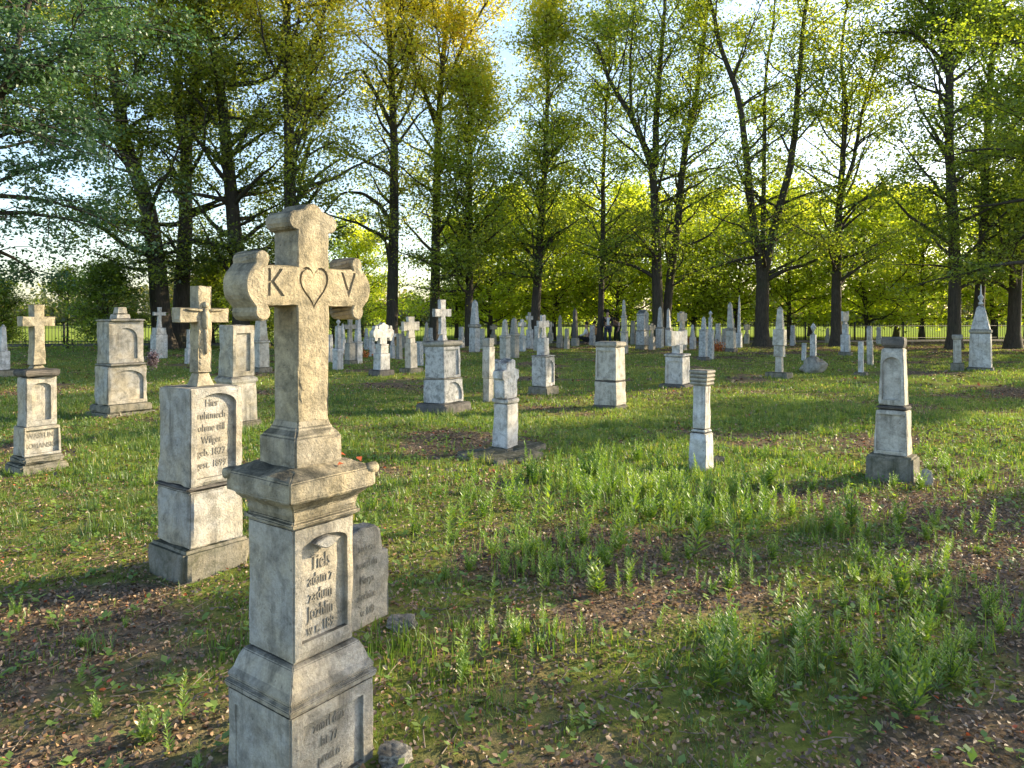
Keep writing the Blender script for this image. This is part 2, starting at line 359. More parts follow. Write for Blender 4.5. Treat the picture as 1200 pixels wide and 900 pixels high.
PARTN = dict(broken='broken_top', slab='base_slab', plinth='plinth', shaft='shaft', cap='cap', cross='cross', obelisk='obelisk', urn='urn', gable='gable', block='block', round='rounded_top', rock='rough_base', finial='finial')
def monument(name, label, cat, px, yb, layers, mats=(ST_WHITE, ST_BASE), rot=0, lean=(0, 0), r=1.0, group=None, detail=0, text=None):
    """layers bottom to top: (kind, pixel y of its top, pixel width, options)"""
    gx, gy = ground(px, yb)
    W0 = layers[0][2]
    gy2 = gy*(1+.35*W0/FPX); gx2 = gx*gy2/gy
    th = ROT+rot
    t = (math.cos(th), math.sin(th)); n1 = (math.sin(th), -math.cos(th)); k = gx2/gy2
    ct, cn = abs(t[0]-k*t[1]), abs(n1[0]-k*n1[1])
    z0g = hz(gx2, gy2)
    if lean == (0, 0): lean = (rnd.gauss(0, .014), rnd.gauss(0, .014))
    if mats[0] is ST_WHITE: mats = (rnd.choice([ST_WHITE, ST_WHITE, ST_W2, ST_W3]), mats[1])
    root = empty(name, (gx2, gy2, z0g), th, lean); tag(root, label, cat, group)
    zprev = -.06; aprev = None; pos = gy2; seed = int(px)
    for li, L in enumerate(layers):
        kind, yt, Wp = L[:3]; o = L[3] if len(L) > 3 else {}
        z1 = zat(yt, pos)-z0g
        m = o.get('mat') or (mats[1] if kind in ('slab', 'rock') else mats[0])
        rr = o.get('r', r)
        a = Wp*pos/FPX/(ct+rr*cn); b = a*rr
        h = z1-zprev
        fine = .035 if detail == 2 else (.07 if detail == 1 else 0); amp = .004 if detail else 0; chip = .012 if detail else 0
        bev = min(.012, a*.06)
        zz = zprev
        if kind in ('slab',):
            me = stack([(zz, a, b), (z1, a*.97, b*.97)], bev*1.6, fine, amp*1.6, chip*1.5, seed)
        elif kind in ('plinth', 'shaft', 'block'):
            tp = o.get('taper', .97)
            rg = [(zz, a, b)]
            if o.get('foot'):
                rg = [(zz, a*1.16, b*1.16), (zz+h*.12, a*1.16, b*1.16), (zz+h*.22, a, b)]
            rg.append((z1-(.04*h if o.get('lip') else 0), a*tp, b*tp))
            if o.get('lip'): rg[-1] = (z1-.16*h, a*tp, b*tp); rg += [(z1-.13*h, a*1.05, b*1.05), (z1-.05*h, a*1.05, b*1.05), (z1, a*.88, b*.88)]
            me = stack(rg, bev*.6, fine, amp, chip, seed)
            if o.get('panel'):
                pf, pw, p0, p1, arch = o['panel']
                side = pf == 'side'
                for _ in (0,):
                    ext = (a if side else b)/2
                    me = cut(me, arch_cutter((b if side else a)*pw, zz+h*p0, zz+h*p1, -ext*((1+tp)/2), .024+.5*(1-tp)*ext, pf, arch, rise=(b if side else a)*pw*.28 if arch == 2 else None))
        elif kind == 'cap':
            me = stack([(zz, a*.86, b*.86), (zz+h*.35, a, b), (zz+h*.8, a, b), (z1, a*.9, b*.9)], bev*.6, fine, amp, chip, seed)
            if o.get('ridged'):
                rg = [(zz, a*.8, b*.8)]
                for q in range(4):
                    rg += [(zz+h*(q+.35)/4, a*(.92+.03*q), b*(.92+.03*q)), (zz+h*(q+.8)/4, a*(.90+.03*q), b*(.90+.03*q)), (zz+h*(q+.95)/4, a*(.82+.03*q), b*(.82+.03*q))]
                me = stack(rg, 0, 0)
        elif kind == 'obelisk':
            me = stack([(zz, a, b), (z1-h*.12, a*o.get('top', .62), b*o.get('top', .62)), (z1, a*.12, b*.12)], bev*.5)
        elif kind == 'gable':
            pts = [(-a/2, zz), (a/2, zz), (a/2, zz+h*.72), (a*.56, zz+h*.74), (a*.56, zz+h*.80), (0, z1), (-a*.56, zz+h*.80), (-a*.56, zz+h*.74), (-a/2, zz+h*.72)]
            me = outline_prism(pts, b, bev*.5)
        elif kind == 'round':
            pts = [(-a/2, zz), (a/2, zz)]+[(a/2*math.cos(math.radians(q)), z1-min(h*.9, a/2)+min(h*.9, a/2)*math.sin(math.radians(q))) for q in range(0, 181, 18)]
            me = outline_prism(pts, b*.5, bev*.5, fine, amp, chip, seed)
        elif kind == 'broken':
            pts = [(-a*.42, zz), (a*.42, zz), (a*.44, zz+h*.45), (a*.56, zz+h*.5), (a*.55, zz+h*.72), (a*.33, zz+h*.76), (a*.3, zz+h*.95), (a*.12, z1), (-a*.1, zz+h*.93), (-a*.26, zz+h*.9), (-a*.3, zz+h*.74), (-a*.5, zz+h*.7), (-a*.52, zz+h*.52), (-a*.42, zz+h*.46)]
            me = outline_prism(pts, b*.6, bev*.5, .03, .008, .012, seed)
        elif kind == 'urn':
            me = lathe([(a*.22, zz), (a*.3, zz+h*.06), (a*.13, zz+h*.16), (a*.2, zz+h*.28), (a*.48, zz+h*.55), (a*.5, zz+h*.66), (a*.3, zz+h*.76), (a*.36, zz+h*.8), (a*.12, zz+h*.92), (a*.04, z1)], 14)
        elif kind == 'finial':
            me = lathe([(a*.5, zz), (a*.5, zz+h*.08), (a*.22, zz+h*.16), (a*.55, zz+h*.32), (a*.55, zz+h*.38), (a*.18, zz+h*.5), (a*.14, zz+h*.8), (a*.05, z1)], 10)
        elif kind == 'rock':
            bm = bmesh.new(); bmesh.ops.create_icosphere(bm, subdivisions=3, radius=.5)
            for v in bm.verts:
                n_ = noise.fractal(v.co*2.2+Vector((seed, 0, 0)), .8, 2, 4)
                v.co *= 1+.35*n_
                v.co = Vector((v.co.x*a*1.1, v.co.y*b*1.1, zz+h*.42+v.co.z*h*1.1))
            me = fresh_mesh(bm, 'rock')
        elif kind == 'cross':
            thk = o.get('th', .2)*a if 'thm' not in o else o['thm']
            span = (Wp*pos/FPX-thk*cn)/ct
            bar = o.get('bar', .28)*span
            me = outline_prism(cross_pts(span, zz, z1, bar, zz+h*o.get('arm', .68), o.get('ends', 'plain'), o.get('flare', 1.3)), thk, .1*bar*.5, fine, amp, chip*.6, seed)
        po = link(PARTN[kind], me, m, root, smooth=kind in ('urn', 'finial', 'rock'))
        if 'lines' in o:
            face = o.get('panel', ('front',))[0]; ext = (a if face == 'side' else b)/2
            tp = o.get('taper', .97); f = o.get('zt', .85)
            yd = -ext*((1+tp)/2)+.024-.5*(1-tp)*ext*0+.5*(1-tp)*ext-.002
            inscription(po, o['lines'], o['size'], o.get('xc', 0), yd, zz+h*f, o['dz'], face=face)
        if 'label' in o: po['label'] = o['label']
        if li == 0: FOOT.append((gx2, gy2, a*.52, b*.52, th))
        zprev = z1-.001; aprev = a
    return root

# --- the big cross in front (built in metres)
def foreground_cross():
    X0, Y0 = -.745, 2.57
    z0 = hz(X0, Y0)
    root = empty('cross_monument', (X0, Y0, 0), ROT)
    tag(root, 'largest nearest carved stone cross, letters K and V on either side of a heart', 'gravestone')
    FOOT.append((X0, Y0, .2, .2, ROT))
    w = .357; me = stack([(-.08, w, w), (.305, w, w)], .006, .03, .0025, .007, 1)
    me = cut(me, arch_cutter(w*.72, .02, .255, -w/2, .016, 'front', False))
    me = cut(me, arch_cutter(w*.72, .02, .255, -w/2, .004, 'side', False))
    pl = link('plinth', me, ST_NEAR, root)
    inscription(pl, ['zmarl dnia', 'lat 77', 'prosi o', 'Zdrowas'], .052, -.01, -w/2+.0135, .222, .058, .62)
    s = .263
    mo = [(.304, w*1.02, w*1.02), (.325, w*1.05, w*1.05), (.335, w*.98, w*.98), (.348, w*1.01, w*1.01), (.37, w*.93, w*.93), (.41, s*1.16, s*1.16), (.432, s*1.08, s*1.08), (.44, s, s)]
    link('base_moulding', stack(mo, .003, .03, .002, .006, 2), ST_NEAR, root)
    me = stack([(.438, s, s), (.888, s*.985, s*.985)], .006, .03, .002, .006, 3)
    me = cut(me, arch_cutter(s*.74, .50, .845, -s/2, .02, 'front', True, .035))
    sh = link('shaft', me, ST_NEAR, root)
    inscription(sh, ['Tiels', 'adam z', 'zadum', 'Jozhlin', 'w r. 189'], [.072, .06, .062, .066, .054], -.006, -s/2+.0175, .752, .056, .62)
    # drapery ornament over the panel
    q = [(-.055, .825)]+[(x, .825+.016*math.sin(math.pi*(x+.055)/.11)) for x in np.linspace(-.045, .045, 9)]+[(.055, .825)]+[(x, .825-.024*math.cos(math.pi*x/.11)) for x in np.linspace(.045, -.045, 9)]
    orn = outline_prism(q, .03, .004); orn.transform(Matrix.Translation((0, -s/2-.002, 0)))
    link('ornament', orn, ST_NEAR, sh)
    c = .372
    cp = [(.886, s*1.03, s*1.03), (.892, s*1.16, s*1.16), (.908, s*1.16, s*1.16), (.914, s*1.04, s*1.04), (.95, s*1.08, s*1.08), (.975, s*1.24, s*1.24), (.985, c*.98, c*.98), (.995, c, c), (1.055, c, c), (1.062, c*.94, c*.94), (1.082, c*.66, c*.66)]
    link('cap', stack(cp, .004, .022, .006, .014, 4), ST_WARM, root)
    # corner scrolls of the cap
    for sx, sy in ((1, -1), (-1, 1), (1, 1)):
        me = lathe([(.010, -.026), (.019, -.024), (.021, 0), (.019, .024), (.010, .026)], 14)
        me.transform(Matrix.Translation((sx*c*.455, sy*c*.455, 1.048)) @ Matrix.Rotation(math.pi/2, 4, 'Y'))
        link('cap_scroll', me, ST_WARM, root, True)
    b = .206
    me = stack([(1.07, b, b), (1.165, b, b), (1.18, b*.97, b*.97), (1.205, .15, .15), (1.235, .134, .134)], .006, .025, .003, .007, 5)
    link('cross_base', me, ST_WARM, root)
    cm = outline_prism(cross_pts(.53, 1.22, 1.985, .136, 1.695, 'trefoil', 1.0, .138), .136, .005, .028, .0035, .006, 6)
    # carve K, heart, V
    for s_, x in (('K', -.155), ('V', .155)):
        tb = text_mesh(s_, .135, .02, .85)
        bmesh.ops.rotate(tb, cent=(0, 0, 0), matrix=Matrix.Rotation(math.pi/2, 3, 'X'), verts=tb.verts)
        bmesh.ops.translate(tb, vec=(x, -.068-.013, 1.70), verts=tb.verts)
        bmesh.ops.recalc_face_normals(tb, faces=tb.faces)
        cu = fresh_mesh(tb, 'cut'); cu.materials.clear(); cu.materials.append(GROOVE)
        if not cm.materials: cm.materials.append(ST_WARM)
        r2 = cut(cm, cu); cm = r2
    pts = []
    for k in range(40):
        t_ = 2*math.pi*k/40
        pts.append((16*math.sin(t_)**3, 13*math.cos(t_)-5*math.cos(2*t_)-2*math.cos(3*t_)-math.cos(4*t_)))
    bm = bmesh.new(); rows = []
    for sc in (.0042, .0036):
        for y in (-.068-.03, -.068+.007):
            rows.append([bm.verts.new((x*sc*.92, y, 1.702+z*sc*1.22)) for x, z in pts])
    a_, b_2, c2, d_ = rows; n = len(pts)
    for k in range(n):
        j = (k+1) % n
        bm.faces.new((a_[k], a_[j], b_2[j], b_2[k])); bm.faces.new((c2[j], c2[k], d_[k], d_[j]))
        bm.faces.new((a_[j], a_[k], c2[k], c2[j])); bm.faces.new((b_2[k], b_2[j], d_[j], d_[k]))
    bmesh.ops.recalc_face_normals(bm, faces=bm.faces)
    cu = fresh_mesh(bm, 'cut'); cu.materials.append(GROOVE)
    cm = cut(cm, cu)
    link('cross', cm, ST_WARM, root)
foreground_cross()

W, G_, NR, WM, DK, BS = ST_WHITE, ST_GREY, ST_NEAR, ST_WARM, ST_DARK, ST_BASE
# second monument with crucifix
b_root = monument('cross_monument', 'square pale monument with arched text panel and small crucifix on top, second nearest', 'gravestone', 234, 684,
    [('slab', 630, 126), ('plinth', 567, 103, dict(r=1.1, lip=0)), ('cap', 562, 106, dict(mat=DK)), ('shaft', 452, 100, dict(r=1.1, taper=1.0, panel=('front', .74, .08, .94, 2), lines=['Hier', 'ruhtmech', 'ohme uill', 'Wilger', 'geb. 1822', 'gest. 1899'], size=.063, dz=.074, zt=.84, xc=-.022)),
     ('block', 436, 34, dict(taper=.62, mat=WM)), ('cross', 335, 68, dict(thm=.10, bar=.27, arm=.66, mat=WM, flare=.95))], (NR, BS), detail=2)
# relief figure on the crucifix
def crucifix_figure(root):
    cr = [c for c in root.children if c.name.startswith('cross')][0]
    zs = [v.co.z for v in cr.data.vertices]; z0, z1 = min(zs), max(zs); za = z0+(z1-z0)*.66; H = z1-z0
    bm = bmesh.new()
    y = -.05-.004
    def limb(p, q, r0, r1, seg=8):
        p, q = Vector(p), Vector(q); d = (q-p).normalized(); a = d.orthogonal().normalized(); b = d.cross(a)
        R = []
        for k in range(5):
            f = k/4; c = p.lerp(q, f); r = r0+(r1-r0)*f
            if k in (0, 4): r *= .6
            R.append([bm.verts.new(c+(a*math.cos(2*math.pi*j/seg)+b*math.sin(2*math.pi*j/seg))*r) for j in range(seg)])
        bm.faces.new(R[0]); bm.faces.new(R[-1][::-1])
        for P_, Q_ in zip(R, R[1:]):
            for j in range(seg): bm.faces.new((P_[j], P_[(j+1) % seg], Q_[(j+1) % seg], Q_[j]))
    limb((0, y, za+.045), (0, y, za+.085), .018, .016)
    limb((0, y, za+.04), (0, y, za-.09), .026, .02)
    limb((0, y, za-.08), (.006, y, za-.24), .02, .010)
    for s_ in (-1, 1): limb((s_*.02, y, za+.03), (s_*.13, y, za+.036), .010, .006)
    bmesh.ops.recalc_face_normals(bm, faces=bm.faces)
    link('relief_figure', fresh_mesh(bm, 'relief_figure'), WM, cr, True)
crucifix_figure(b_root)

monument('cross_monument', 'tan cross on a panelled pillar with lettered low plate, near the left edge', 'gravestone', 44, 558,
    [('slab', 540, 80), ('slab', 532, 68), ('plinth', 498, 57, dict(r=.8, mat=NR, panel=('front', .86, .1, .9, 0), lines=['WASYLIN', 'ROMANSKI'], size=.074, dz=.10, zt=.68, xc=-.012)),
     ('shaft', 441, 48, dict(r=.8, mat=NR, panel=('front', .6, .12, .88, 2))), ('cap', 432, 57, dict(mat=DK)), ('block', 427, 22, dict(taper=.7)), ('cross', 357, 46, dict(thm=.15, bar=.32, arm=.72, flare=1.1))], (WM, BS), detail=1)
monument('square_monument', 'broad two tier pale monument with pointed panel and cross stub on top, left lawn', 'gravestone', 142, 490,
    [('slab', 481, 88), ('slab', 472, 76), ('plinth', 428, 63, dict(r=.75, panel=('front', .8, .1, .88, 2))), ('cap', 425, 61, dict(mat=G_)), ('shaft', 377, 56, dict(r=.75, taper=.98, panel=('front', .62, .1, .85, 1))), ('cap', 374, 60), ('block', 368, 26, dict(taper=.9)), ('block', 360, 18, dict(taper=.8))], (NR, BS), detail=1)
monument('slim_monument', 'pale shaft on a block cut by the left edge of the photo', 'gravestone', 3, 442,
    [('slab', 433, 36), ('plinth', 411, 18), ('obelisk', 380, 11)], (W, BS))
monument('cross_monument', 'small white cross on a rounded white block far behind the broad two tier monument', 'gravestone', 186, 421,
    [('plinth', 392, 21), ('block', 384, 18, dict(taper=.9)), ('cross', 360, 16, dict(th=.3, bar=.26))], (W, BS))
monument('slim_monument', 'slim white pillar seen just left of the crucifix monument, far back', 'gravestone', 222, 427,
    [('plinth', 408, 12), ('shaft', 386, 8)], (W, BS))
monument('stele', 'plain tall brown grey stele with widened foot behind the crucifix monument', 'gravestone', 277, 507,
    [('slab', 492, 64), ('plinth', 440, 50, dict(lip=1)), ('shaft', 381, 43, dict(panel=('front', .6, .1, .85, 0)))], (NR, BS), detail=1)
monument('obelisk', 'white obelisk with ringed base glimpsed between the crucifix monument and the big cross', 'gravestone', 306, 438,
    [('slab', 430, 28), ('plinth', 402, 20), ('cap', 399, 22), ('obelisk', 358, 17)], (W, BS))
monument('slim_monument', 'pale blue square pillar right behind the big cross shaft', 'gravestone', 396, 433,
    [('plinth', 408, 13, dict(lip=1)), ('shaft', 382, 8), ('urn', 374, 8)], (W, BS))
monument('cross_monument', 'small grey cross on a pedestal, between two slim pillars right of the big cross', 'gravestone', 410, 427,
    [('slab', 422, 20), ('plinth', 402, 13), ('cross', 374, 15, dict(th=.3, bar=.3))], (G_, BS))
monument('obelisk', 'narrow violet grey obelisk on a pedestal right of the small grey pedestal cross', 'gravestone', 419, 426,
    [('plinth', 402, 12), ('cap', 400, 13), ('obelisk', 367, 9)], (W, BS))
monument('cross_monument', 'grey trefoil cross monument on a dark slab with a lit brown edge, left middle', 'gravestone', 447, 441,
    [('slab', 433, 32), ('plinth', 414, 20), ('shaft', 403, 16, dict(lip=1)), ('cross', 378, 28, dict(th=.25, bar=.33, ends='trefoil', arm=.5, flare=1.))], (W, DK), r=.8)
monument('cross_monument', 'thin white cross on a post directly right of the grey trefoil cross', 'gravestone', 460, 419,
    [('plinth', 405, 7), ('cross', 387, 11, dict(th=.25, bar=.28))], (W, BS))
monument('cross_monument', 'pale cross with short thick arms on a tall white plinth and brown slab', 'gravestone', 482, 437,
    [('slab', 431, 30), ('plinth', 402, 15), ('block', 396, 11), ('cross', 371, 22, dict(th=.25, bar=.38, arm=.55, flare=1.05))], (W, BS), r=.85)
monument('slim_monument', 'low sunlit white stub right beside the thick armed pale cross', 'gravestone', 492, 428,
    [('shaft', 400, 9)], (W, BS))
monument('cross_monument', 'large square white tomb block on dark slab with crucifix cross on top', 'gravestone', 520, 483,
    [('slab', 471, 68, dict(mat=DK)), ('plinth', 444, 48, dict(panel=('front', .8, .12, .88, 1))), ('cap', 442, 46, dict(mat=G_)), ('shaft', 406, 43, dict(panel=('front', .74, .08, .9, 0))), ('cap', 399, 49, dict(mat=G_)), ('block', 392, 13, dict(taper=.7)), ('cross', 351, 23, dict(th=.3, bar=.3, arm=.62, flare=1.1))], (W, BS), detail=1)
monument('obelisk', 'grey capped obelisk on white block by the dark trunks, centre left', 'gravestone', 556, 413,
    [('plinth', 384, 13), ('cap', 380, 16, dict(mat=G_)), ('obelisk', 351, 11)], (W, BS))
monument('slim_monument', 'thin two part pillar with a pinkish sunlit edge just left of the weathered grey pillar', 'gravestone', 572, 471,
    [('plinth', 443, 13), ('cap', 441, 15), ('shaft', 406, 15), ('cap', 396, 13, dict(mat=G_))], (W, BS))
monument('block_monument', 'short violet grey block partly hidden by the weathered grey pillar', 'gravestone', 583, 447,
    [('plinth', 425, 17), ('cap', 421, 17)], (W, BS))
monument('obelisk', 'left one of two twin obelisks above the weathered grey pillar', 'gravestone', 592, 425,
    [('plinth', 396, 13), ('cap', 393, 14), ('obelisk', 374, 9)], (W, BS))
monument('obelisk', 'right one of two twin obelisks above the weathered grey pillar', 'gravestone', 602, 421,
    [('plinth', 394, 13), ('cap', 391, 15), ('obelisk', 372, 10)], (G_, BS))
monument('cross_monument', 'broken weathered grey pillar of a cross on loose flat slabs, middle of the lawn', 'gravestone', 592, 531,
    [('slab', 523, 46), ('shaft', 472, 32, dict(taper=.94)), ('cap', 466, 34), ('broken', 420, 38, dict(r=.8))], (W, BS), detail=2)
monument('cross_monument', 'pale grey block with slim cross on broad slab, right of the weathered grey pillar', 'gravestone', 637, 462,
    [('slab', 452, 38), ('plinth', 418, 28, dict(panel=('front', .7, .12, .88, 1))), ('cap', 416, 30), ('shaft', 396, 15), ('cross', 369, 15, dict(th=.3, bar=.36, arm=.6))], (W, BS), detail=1)
monument('square_monument', 'tall square white block monument with one bright sunlit edge, centre of the photo', 'gravestone', 715, 478,
    [('slab', 474, 44), ('plinth', 447, 38), ('cap', 445, 37, dict(mat=DK)), ('shaft', 407, 36, dict(panel=('side', .78, .08, .9, 0))), ('cap', 400, 39, dict(mat=G_))], (W, DK), detail=1, r=1.2)
monument('cross_monument', 'narrow cross on a white post against yellow leaves, left of the twin of pale pillars', 'gravestone', 621, 408,
    [('plinth', 386, 9), ('cross', 366, 9, dict(th=.3, bar=.34))], (W, BS))
monument('slim_monument', 'narrow grey pillar with pointed top, left of the dark slate obelisk', 'gravestone', 656, 407,
    [('plinth', 393, 8), ('obelisk', 369, 6)], (G_, BS))
monument('obelisk', 'dark slate obelisk left of the seated people', 'gravestone', 674, 406,
    [('plinth', 396, 10, dict(mat=G_)), ('obelisk', 361, 8, dict(mat=DK))], (DK, BS))
monument('obelisk', 'tall thin ringed obelisk right of the standing person', 'gravestone', 732, 413,
    [('plinth', 390, 9), ('cap', 388, 10), ('shaft', 372, 7), ('cap', 370, 8), ('obelisk', 351, 5)], (W, BS))
monument('gabled_monument', 'white house shaped gravestone with pointed gable, right of the tall thin obelisk', 'gravestone', 753, 409,
    [('slab', 404, 18), ('plinth', 388, 16), ('cap', 387, 17, dict(mat=G_)), ('gable', 363, 14)], (W, BS), r=.8)
monument('obelisk', 'left one of two pale obelisks in front of the forked trunk', 'gravestone', 773, 408,
    [('plinth', 385, 10), ('cap', 383, 11, dict(mat=G_)), ('obelisk', 359, 7)], (W, BS))
monument('obelisk', 'right one of two pale obelisks in front of the forked trunk', 'gravestone', 784, 406,
    [('plinth', 386, 9), ('cap', 384, 10, dict(mat=G_)), ('obelisk', 361, 6)], (W, BS))
monument('cross_monument', 'white block with sunlit right edge on wide dark slab with stubby cross', 'gravestone', 794, 456,
    [('slab', 449, 46, dict(mat=DK)), ('plinth', 418, 30, dict(panel=('side', .7, .12, .85, 0))), ('cap', 414, 32), ('shaft', 404, 14), ('cross', 388, 24, dict(th=.3, bar=.36, arm=.5))], (W, BS), detail=1)
monument('cross_monument', 'distant pale cross between the two pale obelisks and the white post', 'gravestone', 800, 411,
    [('plinth', 386, 10), ('cross', 365, 12, dict(th=.3, bar=.4))], (W, BS))
monument('obelisk', 'left one of two bright white close set obelisks on shared height, right of centre', 'gravestone', 824, 422,
    [('slab', 418, 16), ('plinth', 388, 11), ('cap', 386, 12), ('obelisk', 371, 7)], (W, DK))
monument('slim_monument', 'right one of two bright white close set shafts, the taller, right of centre', 'gravestone', 832, 420,
    [('plinth', 386, 10), ('shaft', 372, 5), ('urn', 364, 6)], (W, BS))
monument('obelisk', 'pointed white obelisk left of the three forked tree', 'gravestone', 857, 413,
    [('slab', 408, 16), ('plinth', 387, 12), ('cap', 384, 13, dict(mat=G_)), ('obelisk', 354, 9)], (W, DK))
monument('obelisk', 'thin tall stone needle touching the left side of the three forked tree', 'gravestone', 866, 408,
    [('plinth', 390, 8), ('obelisk', 346, 5, dict(top=.4))], (W, BS))
monument('slim_monument', 'slim white post with wide ridged capital standing in the grass, right of centre', 'gravestone', 821, 548,
    [('plinth', 506, 31, dict(taper=.94)), ('block', 502, 27, dict(taper=.9)), ('shaft', 451, 22, dict(taper=1.0)), ('cap', 433, 31, dict(ridged=1, mat=G_))], (W, BS), detail=1, r=.9)
monument('slim_monument', 'leaning pillar of three narrowing blocks on a flat slab beside the three forked tree', 'gravestone', 913, 443,
    [('slab', 436, 34), ('plinth', 418, 10), ('block', 405, 14), ('shaft', 386, 17), ('obelisk', 359, 11)], (W, BS), lean=(0, .05))
monument('urn_monument', 'little urn post on a rough grey boulder, right middle', 'gravestone', 953, 437,
    [('rock', 417, 34, dict(mat=G_)), ('shaft', 392, 8), ('urn', 378, 8)], (W, BS))
monument('slim_monument', 'short stub post left of the rough grey boulder', 'gravestone', 942, 424,
    [('shaft', 402, 6)], (W, BS))
monument('cross_monument', 'lit white post with small cross behind, right of the straight brown trunk', 'gravestone', 991, 416,
    [('slab', 412, 18), ('plinth', 392, 12), ('shaft', 380, 8), ('cross', 366, 9, dict(th=.3, bar=.36))], (W, BS))
monument('slim_monument', 'thin leaning violet white post with slab at its foot, right middle', 'gravestone', 1009, 439,
    [('slab', 436, 18), ('shaft', 400, 7)], (W, BS), lean=(0, -.04))
monument('round_monument', 'narrow post with rounded head right of the thin leaning post', 'gravestone', 1020, 428,
    [('shaft', 398, 8), ('round', 382, 12)], (W, BS))
monument('square_monument', 'tall leaning white stone with arched panel and dark broken top, right foreground', 'gravestone', 1046, 561,
    [('slab', 532, 66, dict(mat=BS)), ('plinth', 480, 46, dict(taper=.93, panel=('side', .84, .1, .9, 0))), ('cap', 475, 44, dict(mat=DK)), ('shaft', 408, 37, dict(taper=.82, panel=('side', .7, .1, .84, 1))), ('cap', 395, 32, dict(mat=DK))], (W, BS), detail=2, lean=(.0, .055))
monument('slim_monument', 'small grey capped post on a footing left of the tall right obelisk', 'gravestone', 1122, 435,
    [('slab', 425, 17), ('shaft', 398, 10), ('cap', 392, 13, dict(mat=G_))], (W, BS))
monument('obelisk', 'tall white pyramid topped obelisk with thin finial, far right by the trunks', 'gravestone', 1149, 435,
    [('slab', 430, 34), ('plinth', 391, 28, dict(taper=.92)), ('cap', 386, 28, dict(mat=G_)), ('obelisk', 357, 24, dict(top=.42)), ('finial', 333, 7)], (W, BS))
# more of the distant rows
far = [(604, 402, 9, 378, 'o', 'pale pillar tip just above and right of the twin obelisks'), (645, 403, 7, 377, 'c', 'tiny distant cross left of the narrow grey pointed pillar'),
       (694, 405, 8, 381, 'p', 'low pale stone behind the seated people'), (742, 404, 7, 376, 'p', 'small grey stone left of the gabled gravestone'),
       (842, 404, 8, 379, 'p', 'small stone right of the two close set white shafts'), (875, 403, 7, 380, 'c', 'tiny white cross by the fence left of the three forked tree'),
       (929, 405, 7, 381, 'p', 'small far stone right of the leaning three block pillar'), (970, 403, 7, 384, 'o', 'small far obelisk left of the straight brown trunk'),
       (1030, 404, 7, 383, 'p', 'far little stone right of the rounded head post'), (430, 410, 8, 384, 'o', 'tiny obelisk left of the grey trefoil cross'),
       (472, 408, 8, 380, 'c', 'tiny far cross between the white post cross and the thick armed cross'), (505, 410, 7, 384, 'p', 'small far pillar left of the crucifix on the large white tomb'),
       (541, 408, 8, 383, 'p', 'small far stone right of the crucifix on the large white tomb'), (578, 404, 8, 380, 'c', 'far grey cross right of the grey capped obelisk')]
far += [(387, 424, 9, 392, 'p', 'low pale stone half hidden by the shaft of the big cross'), (402, 415, 8, 379, 'o', 'thin far obelisk between the first pillars right of the big cross'),
        (436, 417, 8, 388, 'p', 'low far stone on the left of the grey trefoil cross'), (468, 420, 8, 391, 'p', 'small low stone left of the thick armed pale cross'),
        (499, 414, 8, 377, 'o', 'small obelisk just left of the large white tomb block'), (565, 409, 8, 385, 'p', 'small stone right beside the grey capped obelisk'),
        (612, 412, 9, 374, 'c', 'far cross right of the twin obelisks'), (629, 411, 8, 382, 'p', 'low far stone left of the slim cross on the pale grey block'),
        (664, 409, 7, 385, 'p', 'little stone touching the left of the dark slate obelisk'), (764, 410, 8, 379, 'c', 'small cross right of the house shaped gravestone'),
        (812, 410, 8, 380, 'o', 'small obelisk left of the two close set white shafts'), (849, 411, 7, 385, 'p', 'little stone left of the pointed white obelisk')]
for px, yb, wp, yt, kd, lb in far:
    ym = yb-(yb-yt)*.5
    top = {'o': ('obelisk', yt, wp*.7), 'c': ('cross', yt, wp*1.1, dict(th=.3, bar=.34)), 'p': ('shaft', yt, wp*.8)}[kd]
    monument({'o': 'obelisk', 'c': 'cross_monument', 'p': 'slim_monument'}[kd], lb, 'gravestone', px, yb, [('plinth', ym, wp), top], (rnd.choice([W, W, G_]), BS))

# fragment stones near the big cross
def stone_lump(name, label, cat, px, yb, wpx, hpx, mat, seed, flat=1.0, rz=0):
    gx, gy = ground(px, yb); s = wpx*gy/FPX; h = hpx*gy/FPX
    bm = bmesh.new(); bmesh.ops.create_icosphere(bm, subdivisions=4, radius=.5)
    for v in bm.verts:
        d = v.co.normalized(); m_ = max(abs(d.x), abs(d.y), abs(d.z)); v.co = d*(.5*(.45+.55/m_*.62))
        n_ = noise.fractal(v.co*2.5+Vector((seed, 3, 0)), .9, 2, 5); v.co *= 1+.35*n_
        v.co = Vector((v.co.x*s, v.co.y*s*flat, v.co.z*h*1.2+h*.35))
    o = link(name, fresh_mesh(bm, name), mat, None, False); o.location = (gx, gy, hz(gx, gy)); o.rotation_euler.z = rz
    tag(o, label, cat); FOOT.append((gx, gy, s*.35, s*.35, 0)); return o
stone_lump('rock', 'pale pitted chunk of broken stone right of the big cross base, in leaves', 'rock', 472, 745, 40, 16, G_, 3)
stone_lump('rock', 'bluish stone lump at the bottom edge beside the big cross plinth', 'rock', 462, 896, 46, 22, G_, 9)
stone_lump('rock', 'small broken stone lying just right of the leaning right foreground stone', 'rock', 1086, 566, 16, 22, G_, 15)
stone_lump('rock', 'dark rubble at the foot of the slim white ridged post', 'rock', 842, 540, 14, 12, BS, 22)
